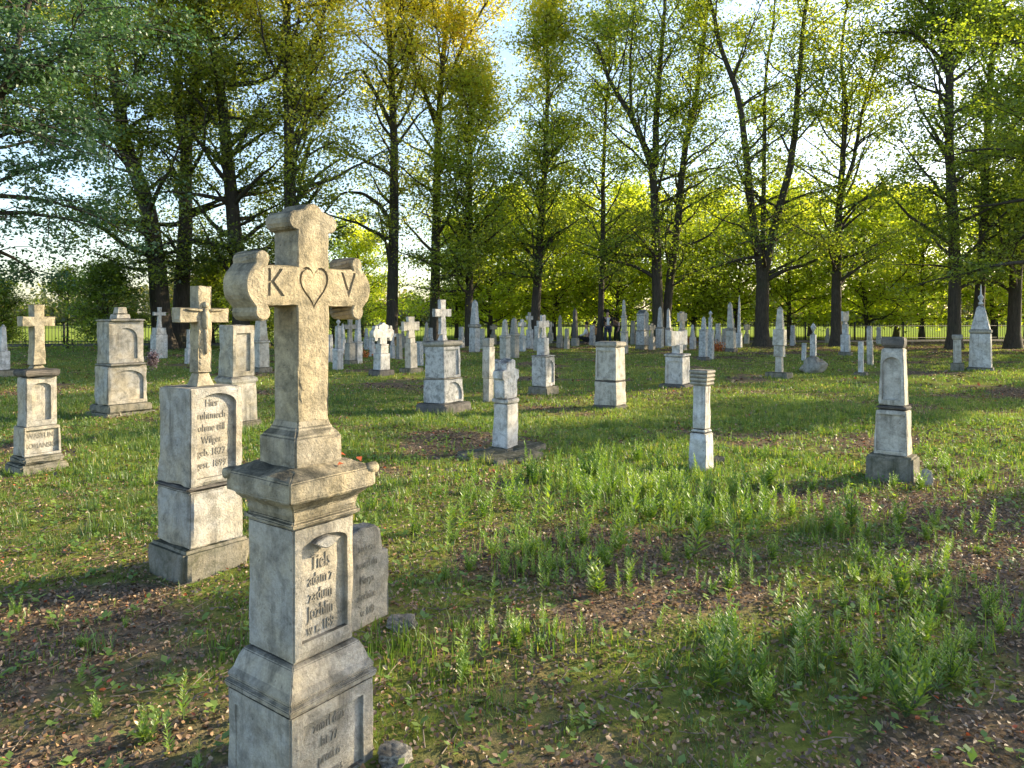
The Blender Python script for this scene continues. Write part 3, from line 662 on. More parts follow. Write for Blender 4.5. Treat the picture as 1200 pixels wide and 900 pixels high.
def broken_slab():
    X, Y = ground(424, 742); Y += .05
    root = empty('headstone', (X, Y, 0), ROT); tag(root, 'low broken lettered headstone directly behind the big cross', 'gravestone')
    pts = [(-.17, -.06), (.13, -.06), (.135, .22), (.13, .38), (.085, .39), (.07, .50), (.03, .53), (-.06, .53), (-.12, .51), (-.17, .48)]
    me = outline_prism(pts, .09, .006, .02, .006, .012, 31)
    sl = link('slab', me, ST_GREY, root)
    inscription(sl, ['zadusza', 'umarl dn', 'Marya', 'rodzice', 'w 189'], .056, -.02, -.049, .43, .08, .66)
    FOOT.append((X, Y, .2, .08, ROT))
broken_slab()
# loose flat slabs round the weathered pillar
for k, (px, py, wd, dp, rz, lb) in enumerate([(566, 534, .42, .28, .3, 'flat loose slab left of the weathered grey pillar'), (602, 538, .5, .24, .6, 'flat loose slab in front of the weathered grey pillar'), (616, 527, .34, .26, 1.0, 'flat loose slab right of the weathered grey pillar')]):
    x, y = ground(px, py)
    o = link('loose_slab', stack([(-.03, wd*1.3, dp*1.25), (.07, wd*1.26, dp*1.2)], .01, .06, .006, .02, 40+k), BS); o.location = (x, y, hz(x, y)); o.rotation_euler = (.04*k, -.05, rz)
    tag(o, lb, 'stone slab', 'loose slabs at the weathered pillar'); FOOT.append((x, y, wd*.45, dp*.45, rz))
# purple wreath on the broad monument
def flower_bunch(px, py, Y, label, cols):
    p = at(px, py, Y); root = empty('flower_bunch', p); tag(root, label, 'flowers')
    rg = np.random.default_rng(4); n = 900
    c = rg.normal(0, 1, (n, 3))*[.04, .04, .06]; nn = rg.normal(0, 1, (n, 3)); V, F, A = leaf_quads(c, nn, rg.uniform(.025, .05, n), rg)
    m = leaf_mat('petals', cols, .3, (1, 1, 1))
    link('petals', np_mesh('petals', V, F, rg.random(n)), m, root)

# ------------------------------------------------------------------ foliage tools
def leaf_quads(c, nrm, size, rg, aspect=.55, along=None):
    n = len(c); nrm = nrm/np.linalg.norm(nrm, axis=1, keepdims=True)
    t = rg.normal(0, 1, (n, 3)) if along is None else along+rg.normal(0, .35, (n, 3))
    t = t-nrm*(t*nrm).sum(1, keepdims=True); t /= np.linalg.norm(t, axis=1, keepdims=True)+1e-9
    b = np.cross(nrm, t); s = size[:, None]
    V = np.empty((n, 4, 3)); V[:, 0] = c-t*s*.5; V[:, 1] = c+b*s*aspect*.5+t*s*.05; V[:, 2] = c+t*s*.5; V[:, 3] = c-b*s*aspect*.5+t*s*.05
    F = np.arange(n*4).reshape(n, 4)
    return V.reshape(-1, 3), F, None
class Tubes:
    def __init__(s): s.V = []; s.F = []; s.n = 0
    def add(s, pts, rad, seg=6):
        pts = np.asarray(pts, float); rad = np.asarray(rad, float); m = len(pts)
        d = np.gradient(pts, axis=0); d /= np.linalg.norm(d, axis=1, keepdims=True)+1e-9
        ref = np.array([1., 0, 0]) if abs(d[0][0]) < .8 else np.array([0, 1., 0])
        a = np.cross(d, ref); a /= np.linalg.norm(a, axis=1, keepdims=True)+1e-9; b = np.cross(d, a)
        an = np.linspace(0, 2*np.pi, seg, endpoint=False)
        R = pts[:, None]+rad[:, None, None]*(a[:, None]*np.cos(an)[None, :, None]+b[:, None]*np.sin(an)[None, :, None])
        s.V.append(R.reshape(-1, 3))
        i, j = np.meshgrid(np.arange(m-1), np.arange(seg), indexing='ij'); i = i.ravel(); j = j.ravel()
        p = s.n+i*seg+j; q = s.n+i*seg+(j+1) % seg
        s.F.append(np.stack([p, q, q+seg, p+seg], 1)); s.n += m*seg
    def mesh(s, name): return np_mesh(name, np.concatenate(s.V), np.concatenate(s.F))
def bend(p0, d0, L, n, rg, jit=.12, up=0.0):
    """a wandering limb"""
    pts = [np.array(p0, float)]; d = np.array(d0, float)
    for k in range(n):
        d = d+rg.normal(0, jit, 3)+np.array([0, 0, up]); d /= np.linalg.norm(d); pts.append(pts[-1]+d*L/n)
    return np.array(pts)
def resample(P, n):
    P = np.array(P, float); s = np.concatenate([[0], np.cumsum(np.linalg.norm(np.diff(P, axis=0), axis=1))]); t = np.linspace(0, s[-1], n)
    # smooth by catmull style: linear then averaged
    Q = np.stack([np.interp(t, s, P[:, k]) for k in range(P.shape[1])], 1)
    for _ in range(2): Q[1:-1] = .25*Q[:-2]+.5*Q[1:-1]+.25*Q[2:]
    return Q
def tree_parts(stems, seed, zb, reach, nprim, leaves_per, leaf=.16, ell=None, colour=(.35, .2, 0), spread=.22, ztop=None, elev=(10, 45), up=.02, low=None, sec=(4, 8)):
    """stems: list of (points Nx3 , r0, r1). returns trunk mesh, crown mesh (leaves)"""
    rg = np.random.default_rng(seed); T = Tubes(); cs = []; ds = []
    allz = max(p[0][-1][2] for p in stems) if ztop is None else ztop
    total = sum(max(0, p[-1][2]-max(zb, p[0][2])) for p, _, _ in stems)+1e-6
    for (P, r0, r1) in stems:
        Q = resample(P, 26); rad = np.linspace(r0, r1, 26)
        if P[0][2] < .3:
            rad = rad*(1+.55*np.exp(-np.clip(Q[:, 2], 0, 9)/.28))
        Q[:, :2] += rg.normal(0, .018, (26, 2))*np.linspace(.2, 1.5, 26)[:, None]
        T.add(Q, rad, 12)
        z_lo = max(zb, P[0][2]+.3); z_hi = P[-1][2]
        n = max(2, int(nprim*(z_hi-z_lo)/total))
        for k in range(n):
            z = z_lo+(z_hi-z_lo)*(k+rg.uniform(-.4, .9))/n; z = min(max(z, z_lo), z_hi-.05)
            p0 = np.array([np.interp(z, Q[:, 2], Q[:, j]) for j in range(3)]); rr = np.interp(z, Q[:, 2], rad)
            f = (z-zb)/(allz-zb+1e-6)
            L = reach*(1.0-.55*f**1.6)*rg.uniform(.55, 1.1)*(.75+.25*min(1, (f+.1)*4))
            az = rg.uniform(0, 2*np.pi); el = math.radians(rg.uniform(*elev)+25*f)
            d0 = (math.cos(az)*math.cos(el), math.sin(az)*math.cos(el), math.sin(el))
            B = bend(p0, d0, L, 7, rg, .13, up)
            T.add(B, np.linspace(min(rr*.42, .028*L+.01), .012, 8), 6)
            for q in range(rg.integers(*sec)):
                fq = rg.uniform(.2, 1)
                i = min(6, int(fq*7)); pb = B[i]+(B[i+1]-B[i])*(fq*7-i); db = B[i+1]-B[i]; db /= np.linalg.norm(db)
                az2 = rg.uniform(0, 2*np.pi); sd = np.array([math.cos(az2), math.sin(az2), rg.uniform(-.45, .5)])
                d2 = db*.8+sd*.8; d2 /= np.linalg.norm(d2)
                B2 = bend(pb, d2, L*rg.uniform(.22, .45), 4, rg, .16, -.02)
                T.add(B2, np.linspace(.02, .006, 5), 4)
                for w_ in range(rg.integers(2, 5)):
                    fw = rg.uniform(.3, 1); i2 = min(3, int(fw*4)); pw = B2[i2]+(B2[i2+1]-B2[i2])*(fw*4-i2)
                    d3 = rg.normal(0, 1, 3); d3[2] = d3[2]*.35-.15; d3 /= np.linalg.norm(d3)
                    Lw = rg.uniform(.35, .8)
                    T.add([pw, pw+d3*Lw], [.008, .003], 3)
                    m = rg.integers(int(leaves_per*.4), int(leaves_per*1.4)+1)
                    c = pw+d3*Lw*rg.random((m, 1))*1.1+rg.normal(0, 1, (m, 3))*[spread, spread, spread*.5]
                    cs.append(c); ds.append(np.repeat(d3[None], m, 0))
    if not cs: return T.mesh('trunk'), None
    c = np.concatenate(cs); n = len(c)
    nrm = rg.normal(0, .55, (n, 3))+[0, 0, .8]
    size = leaf*rg.uniform(.5, 1.35, n)
    V, F, _ = leaf_quads(c, nrm, size, rg, .62)
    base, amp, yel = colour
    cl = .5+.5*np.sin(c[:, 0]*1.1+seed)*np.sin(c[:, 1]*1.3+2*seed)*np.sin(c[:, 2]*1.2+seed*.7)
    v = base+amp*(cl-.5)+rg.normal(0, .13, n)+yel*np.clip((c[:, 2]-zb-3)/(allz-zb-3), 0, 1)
    if low is not None: v = v+low*np.clip((zb+4-c[:, 2])/5, 0, 1)
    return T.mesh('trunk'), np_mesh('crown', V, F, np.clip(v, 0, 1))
def put_tree(name, label, group, loc, tm, cm, lm, s=1, rz=0, cat='tree'):
    root = empty(name, loc, rz); root.scale = (s, s, s); tag(root, label, cat, group)
    link('trunk', tm, BARK, root, True)
    if cm is not None: link('crown', cm, lm, root)
    return root
def px_tree(label, Y, stems, seed, zb, reach, nprim, lv, lm, leaf=.15, **kw):
    """stems traced as (x, y) pixel lists with widths; depth varies a little along each"""
    S = []; base = None
    rg = np.random.default_rng(seed+500)
    for k, (pl, w0, w1) in enumerate(stems):
        P = []
        slope = 0 if k == 0 else rg.uniform(-.09, .09)
        for j, (x, y) in enumerate(pl):
            Yj = Y+slope*(pl[0][1]-y)*Y/FPX
            P.append(np.array(at(x, y, Yj)))
        if k == 0:
            P[0][2] = -.1; base = P[0].copy()
        S.append((np.array(P), w0*Y/FPX/2, w1*Y/FPX/2))
    # carry the stems on above the frame
    S2 = []; reach *= 1.15; lv = int(lv*1.2); leaf = .15; kw.setdefault('spread', .42)
    S = [(P, r0*.86, r1*.86) for P, r0, r1 in S]
    for P, r0, r1 in S:
        if P[-1][2] > zat(14, Y)-.5:
            d = P[-1]-P[-2]; d /= np.linalg.norm(d); ext = kw.get('ext', 4.0)
            P = np.concatenate([P, [P[-1]+d*ext*.5+rg.normal(0, .2, 3), P[-1]+d*ext+rg.normal(0, .4, 3)]]); r1 = r1*.45
        S2.append((P-np.array([base[0], base[1], 0]), r0, r1))
    kw.pop('ext', None)
    tm, cm = tree_parts(S2, seed, zb, reach, nprim, lv, leaf, **kw)
    put_tree('lime_tree', label, 'trees of the avenue behind the graves', (base[0], base[1], 0), tm, cm, lm)

NP, LV = 62, 30
Gc = dict(colour=(.42, .45, .15)); Yc = dict(colour=(.36, .4, .5))
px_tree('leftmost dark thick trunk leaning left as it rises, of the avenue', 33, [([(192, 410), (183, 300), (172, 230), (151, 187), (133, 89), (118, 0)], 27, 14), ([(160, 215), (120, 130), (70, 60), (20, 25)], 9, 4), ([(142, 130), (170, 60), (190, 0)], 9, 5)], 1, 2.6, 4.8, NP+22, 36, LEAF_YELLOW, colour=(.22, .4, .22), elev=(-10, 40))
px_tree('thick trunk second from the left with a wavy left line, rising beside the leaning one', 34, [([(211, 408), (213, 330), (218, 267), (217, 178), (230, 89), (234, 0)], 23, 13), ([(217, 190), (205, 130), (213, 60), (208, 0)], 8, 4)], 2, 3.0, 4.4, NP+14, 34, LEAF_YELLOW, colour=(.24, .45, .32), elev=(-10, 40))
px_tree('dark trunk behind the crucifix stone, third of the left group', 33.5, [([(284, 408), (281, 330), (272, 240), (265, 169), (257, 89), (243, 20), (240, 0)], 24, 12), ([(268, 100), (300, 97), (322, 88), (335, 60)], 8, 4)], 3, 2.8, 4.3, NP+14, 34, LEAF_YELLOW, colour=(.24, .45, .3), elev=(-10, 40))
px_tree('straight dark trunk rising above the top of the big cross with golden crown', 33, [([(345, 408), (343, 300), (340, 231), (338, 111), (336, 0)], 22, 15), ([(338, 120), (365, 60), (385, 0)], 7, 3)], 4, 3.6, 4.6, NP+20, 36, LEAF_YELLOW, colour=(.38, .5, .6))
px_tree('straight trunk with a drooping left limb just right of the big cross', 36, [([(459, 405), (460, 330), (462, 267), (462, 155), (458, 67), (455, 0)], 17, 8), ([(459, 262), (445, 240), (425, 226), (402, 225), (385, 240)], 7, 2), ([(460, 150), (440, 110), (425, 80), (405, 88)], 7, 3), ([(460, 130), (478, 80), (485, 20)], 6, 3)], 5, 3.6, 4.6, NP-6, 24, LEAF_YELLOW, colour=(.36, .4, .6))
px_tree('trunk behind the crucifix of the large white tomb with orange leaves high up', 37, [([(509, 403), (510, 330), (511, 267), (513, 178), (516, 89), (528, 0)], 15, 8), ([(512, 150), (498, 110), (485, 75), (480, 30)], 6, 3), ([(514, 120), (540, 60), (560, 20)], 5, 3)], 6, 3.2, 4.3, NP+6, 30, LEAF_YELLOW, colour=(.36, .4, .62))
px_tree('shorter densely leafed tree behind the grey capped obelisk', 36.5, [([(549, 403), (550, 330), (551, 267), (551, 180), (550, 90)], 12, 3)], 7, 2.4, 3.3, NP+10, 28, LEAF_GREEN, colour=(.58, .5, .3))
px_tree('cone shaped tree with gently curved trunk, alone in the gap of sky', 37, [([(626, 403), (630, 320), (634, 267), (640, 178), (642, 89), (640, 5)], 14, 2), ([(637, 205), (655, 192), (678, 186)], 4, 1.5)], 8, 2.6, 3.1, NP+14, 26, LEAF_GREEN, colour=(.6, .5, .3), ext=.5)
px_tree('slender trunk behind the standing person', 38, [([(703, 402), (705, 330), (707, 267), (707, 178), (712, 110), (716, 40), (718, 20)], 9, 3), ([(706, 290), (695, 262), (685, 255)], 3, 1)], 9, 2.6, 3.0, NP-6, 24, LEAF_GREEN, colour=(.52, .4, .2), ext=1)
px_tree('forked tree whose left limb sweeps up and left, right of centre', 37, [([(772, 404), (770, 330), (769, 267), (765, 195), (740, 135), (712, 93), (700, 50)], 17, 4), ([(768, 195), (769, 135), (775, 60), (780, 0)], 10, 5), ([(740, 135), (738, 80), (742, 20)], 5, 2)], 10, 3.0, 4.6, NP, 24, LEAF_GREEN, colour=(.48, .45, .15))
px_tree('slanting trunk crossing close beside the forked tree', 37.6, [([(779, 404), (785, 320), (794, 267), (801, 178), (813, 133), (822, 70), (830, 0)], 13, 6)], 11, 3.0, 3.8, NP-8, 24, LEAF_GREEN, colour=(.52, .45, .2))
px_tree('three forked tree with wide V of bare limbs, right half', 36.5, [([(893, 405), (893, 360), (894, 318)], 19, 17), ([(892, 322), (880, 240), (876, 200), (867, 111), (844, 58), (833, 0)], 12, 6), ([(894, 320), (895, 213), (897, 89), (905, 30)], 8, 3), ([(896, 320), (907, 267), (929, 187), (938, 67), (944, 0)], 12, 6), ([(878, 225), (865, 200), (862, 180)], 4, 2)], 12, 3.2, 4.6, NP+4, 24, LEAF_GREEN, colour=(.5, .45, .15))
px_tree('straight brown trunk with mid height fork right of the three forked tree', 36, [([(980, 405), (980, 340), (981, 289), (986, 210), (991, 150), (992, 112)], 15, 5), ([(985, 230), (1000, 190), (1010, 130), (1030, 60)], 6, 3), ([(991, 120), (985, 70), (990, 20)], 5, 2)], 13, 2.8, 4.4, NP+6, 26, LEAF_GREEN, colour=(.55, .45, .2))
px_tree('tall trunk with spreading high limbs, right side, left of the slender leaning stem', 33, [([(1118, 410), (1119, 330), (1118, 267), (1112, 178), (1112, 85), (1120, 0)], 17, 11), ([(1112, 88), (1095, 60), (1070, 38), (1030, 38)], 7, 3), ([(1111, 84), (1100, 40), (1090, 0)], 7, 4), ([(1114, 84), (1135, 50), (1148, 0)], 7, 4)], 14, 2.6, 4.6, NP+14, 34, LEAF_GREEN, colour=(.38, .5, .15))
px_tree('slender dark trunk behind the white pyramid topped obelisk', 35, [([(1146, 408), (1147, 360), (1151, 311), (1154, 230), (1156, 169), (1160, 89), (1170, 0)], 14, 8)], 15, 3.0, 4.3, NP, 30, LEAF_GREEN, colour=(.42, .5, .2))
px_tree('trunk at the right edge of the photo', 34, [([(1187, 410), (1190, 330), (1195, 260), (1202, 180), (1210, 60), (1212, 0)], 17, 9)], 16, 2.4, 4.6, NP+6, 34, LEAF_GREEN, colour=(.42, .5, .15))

# ---- nearer branches coming in from both sides
def free_tree(label, X, Y, seed, H, zb, reach, nprim, lv, lm, r0=.32, group=None, leaf=.13, name='broadleaf_tree', **kw):
    rg = np.random.default_rng(seed+90)
    P = np.array([[0, 0, -.1], [rg.normal(0, .1), rg.normal(0, .1), H*.25], [rg.normal(0, .3), rg.normal(0, .3), H*.55], [rg.normal(0, .5), rg.normal(0, .5), H]])
    st = [(P, r0, r0*.2)]
    for k in range(kw.pop('forks', 2)):
        a = rg.uniform(0, 6.28); st.append((np.array([P[1]*.4+P[2]*.6, P[2]+[math.cos(a)*1.2, math.sin(a)*1.2, .5], P[3]+[math.cos(a)*3.0, math.sin(a)*3.0, -1.5]]), r0*.5, r0*.12))
    tm, cm = tree_parts(st, seed, zb, reach, nprim, lv, leaf, **kw)
    return put_tree(name, label, group, (X, Y, 0), tm, cm, lm)
free_tree('bluish feathery tree whose drooping boughs fill the upper left corner', -15.4, 20.5, 37, 13.0, 2.5, 5.9, 80, 60, LEAF_BLUE, .3, leaf=.12, colour=(.42, .4, .25), elev=(-5, 30), up=-.03, spread=.26)
free_tree('leafy tree whose layered dark boughs hang over the right edge', 19.6, 26.0, 32, 13.5, 3.4, 5.2, 54, 40, LEAF_GREEN, .28, leaf=.13, colour=(.38, .5, .1), elev=(-5, 30), up=-.02, spread=.26)

# ---- understorey beyond the fence
US = []
for sd in range(4):
    rg = np.random.default_rng(70+sd)
    st = [(np.array([[0, 0, -.1], [rg.normal(0, .2), rg.normal(0, .2), 3], [rg.normal(0, .4), rg.normal(0, .4), 6.5]]), .12, .03)]
    US.append(tree_parts(st, 70+sd, .7, 3.2, 46, 20, .17, colour=(.5, .5, .15), spread=.3, elev=(-5, 40)))
def copy_thing(o, loc, rz, s, label):
    c = o.copy(); C.objects.link(c); c.location = loc; c.rotation_euler = (0, 0, rz); c.scale = (s, s, s); c['label'] = label
    for ch in o.children:
        d = ch.copy(); C.objects.link(d); d.parent = c
    return c
us_spots = [(575, 47, 1.0), (600, 52, 1.15), (648, 46, .95), (672, 52, 1.1), (722, 45, .9), (742, 51, 1.15), (812, 46, .95), (842, 51, 1.1), (862, 45, .9), (925, 46, 1.0), (950, 52, 1.15), (1018, 45, 1.0), (1050, 51, 1.15), (1080, 46, 1.0), (1165, 44, 1.0), (1205, 49, 1.15), (1245, 45, 1.1), (535, 48, .85), (425, 50, .85)]
us_near = ['the grey capped obelisk', 'the twin obelisks', 'the cone shaped tree', 'the dark slate obelisk', 'the standing person', 'the gabled gravestone', 'the slanting trunk', 'the two close set white shafts', 'the pointed white obelisk', 'the leaning three block pillar', 'the boulder with the urn', 'the rounded head post', 'the leaning right foreground stone', 'the gap right of the leaning foreground stone', 'the pyramid topped obelisk', 'the right edge trunk', 'the right edge boughs', 'the crucifix of the large white tomb', 'the trefoil cross']
protos = []
for k, ((px, Y, s), nm) in enumerate(zip(us_spots, us_near)):
    X = (px-600)/FPX*Y; lb = 'yellow green young tree beyond the fence, behind '+nm
    if k < 4:
        o = put_tree('young_tree', lb, 'young trees beyond the fence', (X, Y, 0), *US[k], LEAF_BRIGHT, s*1.3, k*1.3); protos.append(o)
    else: copy_thing(protos[k % 4], (X, Y, 0), k*1.7, s*1.3, lb)
# dense shrubs behind the left group of trunks
SH = []
for sd in range(2):
    rg = np.random.default_rng(90+sd)
    st = [(np.array([[0, 0, -.1], [rg.normal(0, .2), rg.normal(0, .2), 1.5], [rg.normal(0, .4), rg.normal(0, .4), 4.2]]), .1, .03)]
    SH.append(tree_parts(st, 90+sd, .5, 2.4, 40, 30, .14, colour=(.35, .5, .0), spread=.3, elev=(-5, 40)))
sp2 = []
for k, (px, Y, s, nm) in enumerate([(120, 31.5, .82, 'left of the leftmost dark trunk, over the broad monument'), (250, 37, .95, 'between the second and third trunks'), (315, 36, .85, 'behind the big cross arm'), (390, 41, .9, 'right of the big cross'), (-8, 33, .7, 'cut by the left edge of the photo')]):
    X = (px-600)/FPX*Y; lb = 'dark dense shrub '+nm
    if k < 2: sp2.append(put_tree('shrub', lb, 'dark shrubs among the left trunks', (X, Y, 0), *SH[k], LEAF_GREEN, s, k*1.1, 'shrub'))
    else: copy_thing(sp2[k % 2], (X, Y, 0), k*2.1, s, lb)
# thin young tree by the left fence
xx = (79-600)/FPX*33.8
tm, cm = tree_parts([(np.array([[0, 0, -.1], [0, 0, 1.5], [.05, 0, 3.6]]), .05, .02)], 99, 2.0, 1.0, 14, 16, .12, colour=(.35, .4, .1))
put_tree('sapling', 'thin dark sapling in front of the fence at far left', None, (xx, 33.8, 0), tm, cm, LEAF_GREEN)

# far wood beyond the meadow: one mass
def far_wood():
    rg = np.random.default_rng(5); cs = []; nm_ = []
    n_cl = 520
    for k in range(n_cl):
        x = rg.uniform(-150, 170); y = 96+rg.uniform(0, 14)+.05*abs(x); h = rg.uniform(4, 7.5)*(1+.35*math.sin(x*.11)+.2*math.sin(x*.31+2))
        if x > -28: h *= 1.15
        m = 190; c = rg.normal(0, 1, (m, 3)); c /= np.linalg.norm(c, axis=1, keepdims=True); c *= rg.uniform(.6, 1.05, (m, 1))
        cs.append(c*[2.6, 2.6, h*.52]+[x, y, h*.5])
    c = np.concatenate(cs); n = len(c)
    V, F, _ = leaf_quads(c, rg.normal(0, 1, (n, 3)), rg.uniform(.4, .9, n), rg, .7)
    v = .45+.3*np.sin(c[:, 0]*.23)+rg.normal(0, .16, n)
    tag(link('far_wood', np_mesh('far_wood', V, F, np.clip(v, 0, 1)), LEAF_FAR), 'sunlit pale wood beyond the meadow', 'woodland', kind='stuff')
far_wood()

# ---- unseen trees added right of the frame, sized and narrowed to shade the lawn
SHADE = [(17.5, 7.9, 6.9, 0, 1), (12, 7.75, 6.15, 1, .85), (12.2, 9.55, 7.4, 2, .36), (21, 18.3, 9.6, 0, .7), (28, 29, 13, 0, 1), (35, 35, 14, 1, 1), (13.5, -4.0, 11, 1, 1), (31, 23.0, 13, 2, .7)]
SHm = []
for sd in range(3):
    rg = np.random.default_rng(110+sd)
    st = [(np.array([[0, 0, -.1], [.1, 0, 4], [rg.normal(0, .4), rg.normal(0, .4), 9], [rg.normal(0, .5), 0, 14]]), .32, .06)]
    for q in range(2):
        a = rg.uniform(0, 6.28); st.append((np.array([[0, 0, 4.6], [math.cos(a)*1.3, math.sin(a)*1.3, 8], [math.cos(a)*2.4, math.sin(a)*2.4, 12.5]]), .16, .04))
    SHm.append(tree_parts(st, 110+sd, 2.6, 4.4, 44, 32, .18, colour=(.45, .4, .15)))
pr3 = {}
for k, (x, y, H, v, wf) in enumerate(SHADE):
    lb = 'unseen tree beyond the right edge, added to shade the lawn'
    if v not in pr3: pr = pr3[v] = put_tree('lime_tree', lb, 'unseen trees added for shade beyond the right edge', (x, y, 0), *SHm[v], LEAF_GREEN, H/13, k)
    else: pr = copy_thing(pr3[v], (x, y, 0), k*1.9, H/13, lb)
    pr.scale = (H/13*wf, H/13*wf, H/13)

# ------------------------------------------------------------------ fence
def iron_fence():
    P0, P1 = Vector((-34, 34.2, 0)), Vector((44, 44.6, 0)); d = (P1-P0); L = d.length; d.normalize()
    root = empty('iron_fence', P0, math.atan2(d.y, d.x)); tag(root, 'black iron picket fence with spear tips running behind the whole graveyard', 'fence')
    def boxes(lst):
        V = []; F = []
        q = np.array([[0, 1, 3, 2], [4, 6, 7, 5], [0, 4, 5, 1], [2, 3, 7, 6], [0, 2, 6, 4], [1, 5, 7, 3]])
        for k, (x0, x1, y0, y1, z0, z1) in enumerate(lst):
            V += [(x, y, z) for x in (x0, x1) for y in (y0, y1) for z in (z0, z1)]; F.append(q+8*k)
        return np.array(V), np.concatenate(F)
    link('rail', np_mesh('rail', *boxes([(0, L, -.02, .02, .9, .93)])), IRON, root)
    link('rail', np_mesh('rail', *boxes([(0, L, -.02, .02, .22, .25)])), IRON, root)
    link('kerb', np_mesh('kerb', *boxes([(0, L, -.12, .12, -.1, .14)])), ST_DARK, root)
    n = int(L/.15); lst = []; 
    for k in range(n):
        x = k*.15+.05; lst.append((x-.009, x+.009, -.009, .009, .1, 1.02)); lst.append((x-.018, x+.018, -.014, .014, 1.0, 1.05))
    pk = link('picket', np_mesh('picket', *boxes(lst)), IRON, root); pk['kind'] = 'stuff'
    for k in range(int(L/3)+1):
        x = k*3.0; po = link('post', np_mesh('post', *boxes([(x-.035, x+.035, -.035, .035, -.1, 1.12), (x-.05, x+.05, -.05, .05, 1.12, 1.15)])), IRON, root)
iron_fence()

flower_bunch(179, 421, 12.2, 'faded purple bunch of flowers tied to the side of the broad two tier monument', [(0, (.07, .05, .06)), (.5, (.16, .11, .14)), (1, (.32, .27, .29))])
# orange flowers on a far grave
def ground_flowers(px, yb, label, cols, seed, w=.5, h=.35):
    gx, gy = ground(px, yb); rg = np.random.default_rng(seed); n = 500
    c = rg.normal(0, 1, (n, 3))*[w*.5, w*.35, h*.35]+[0, 0, h*.55]; c[:, 2] = np.abs(c[:, 2])
    V, F, _ = leaf_quads(c, rg.normal(0, 1, (n, 3)), rg.uniform(.05, .1, n), rg, .8)
    o = link('grave_flowers', np_mesh('grave_flowers', V, F, rg.random(n)), leaf_mat('petals_grave', cols, .3, (1, 1, 1))); o.location = (gx, gy, 0)
    tag(o, label, 'flowers')
OR = [(0, (.06, .08, .02)), (.35, (.35, .08, .02)), (.7, (.6, .2, .04)), (1, (.7, .45, .2))]
ground_flowers(839, 412, 'orange and red flowers right of the two close set white shafts', OR, 1)
ground_flowers(808, 402, 'orange flowers behind the stubby cross block', OR, 2, .4, .3)
ground_flowers(418, 419, 'reddish flowers right of the violet grey obelisk', OR, 3, .5, .25)

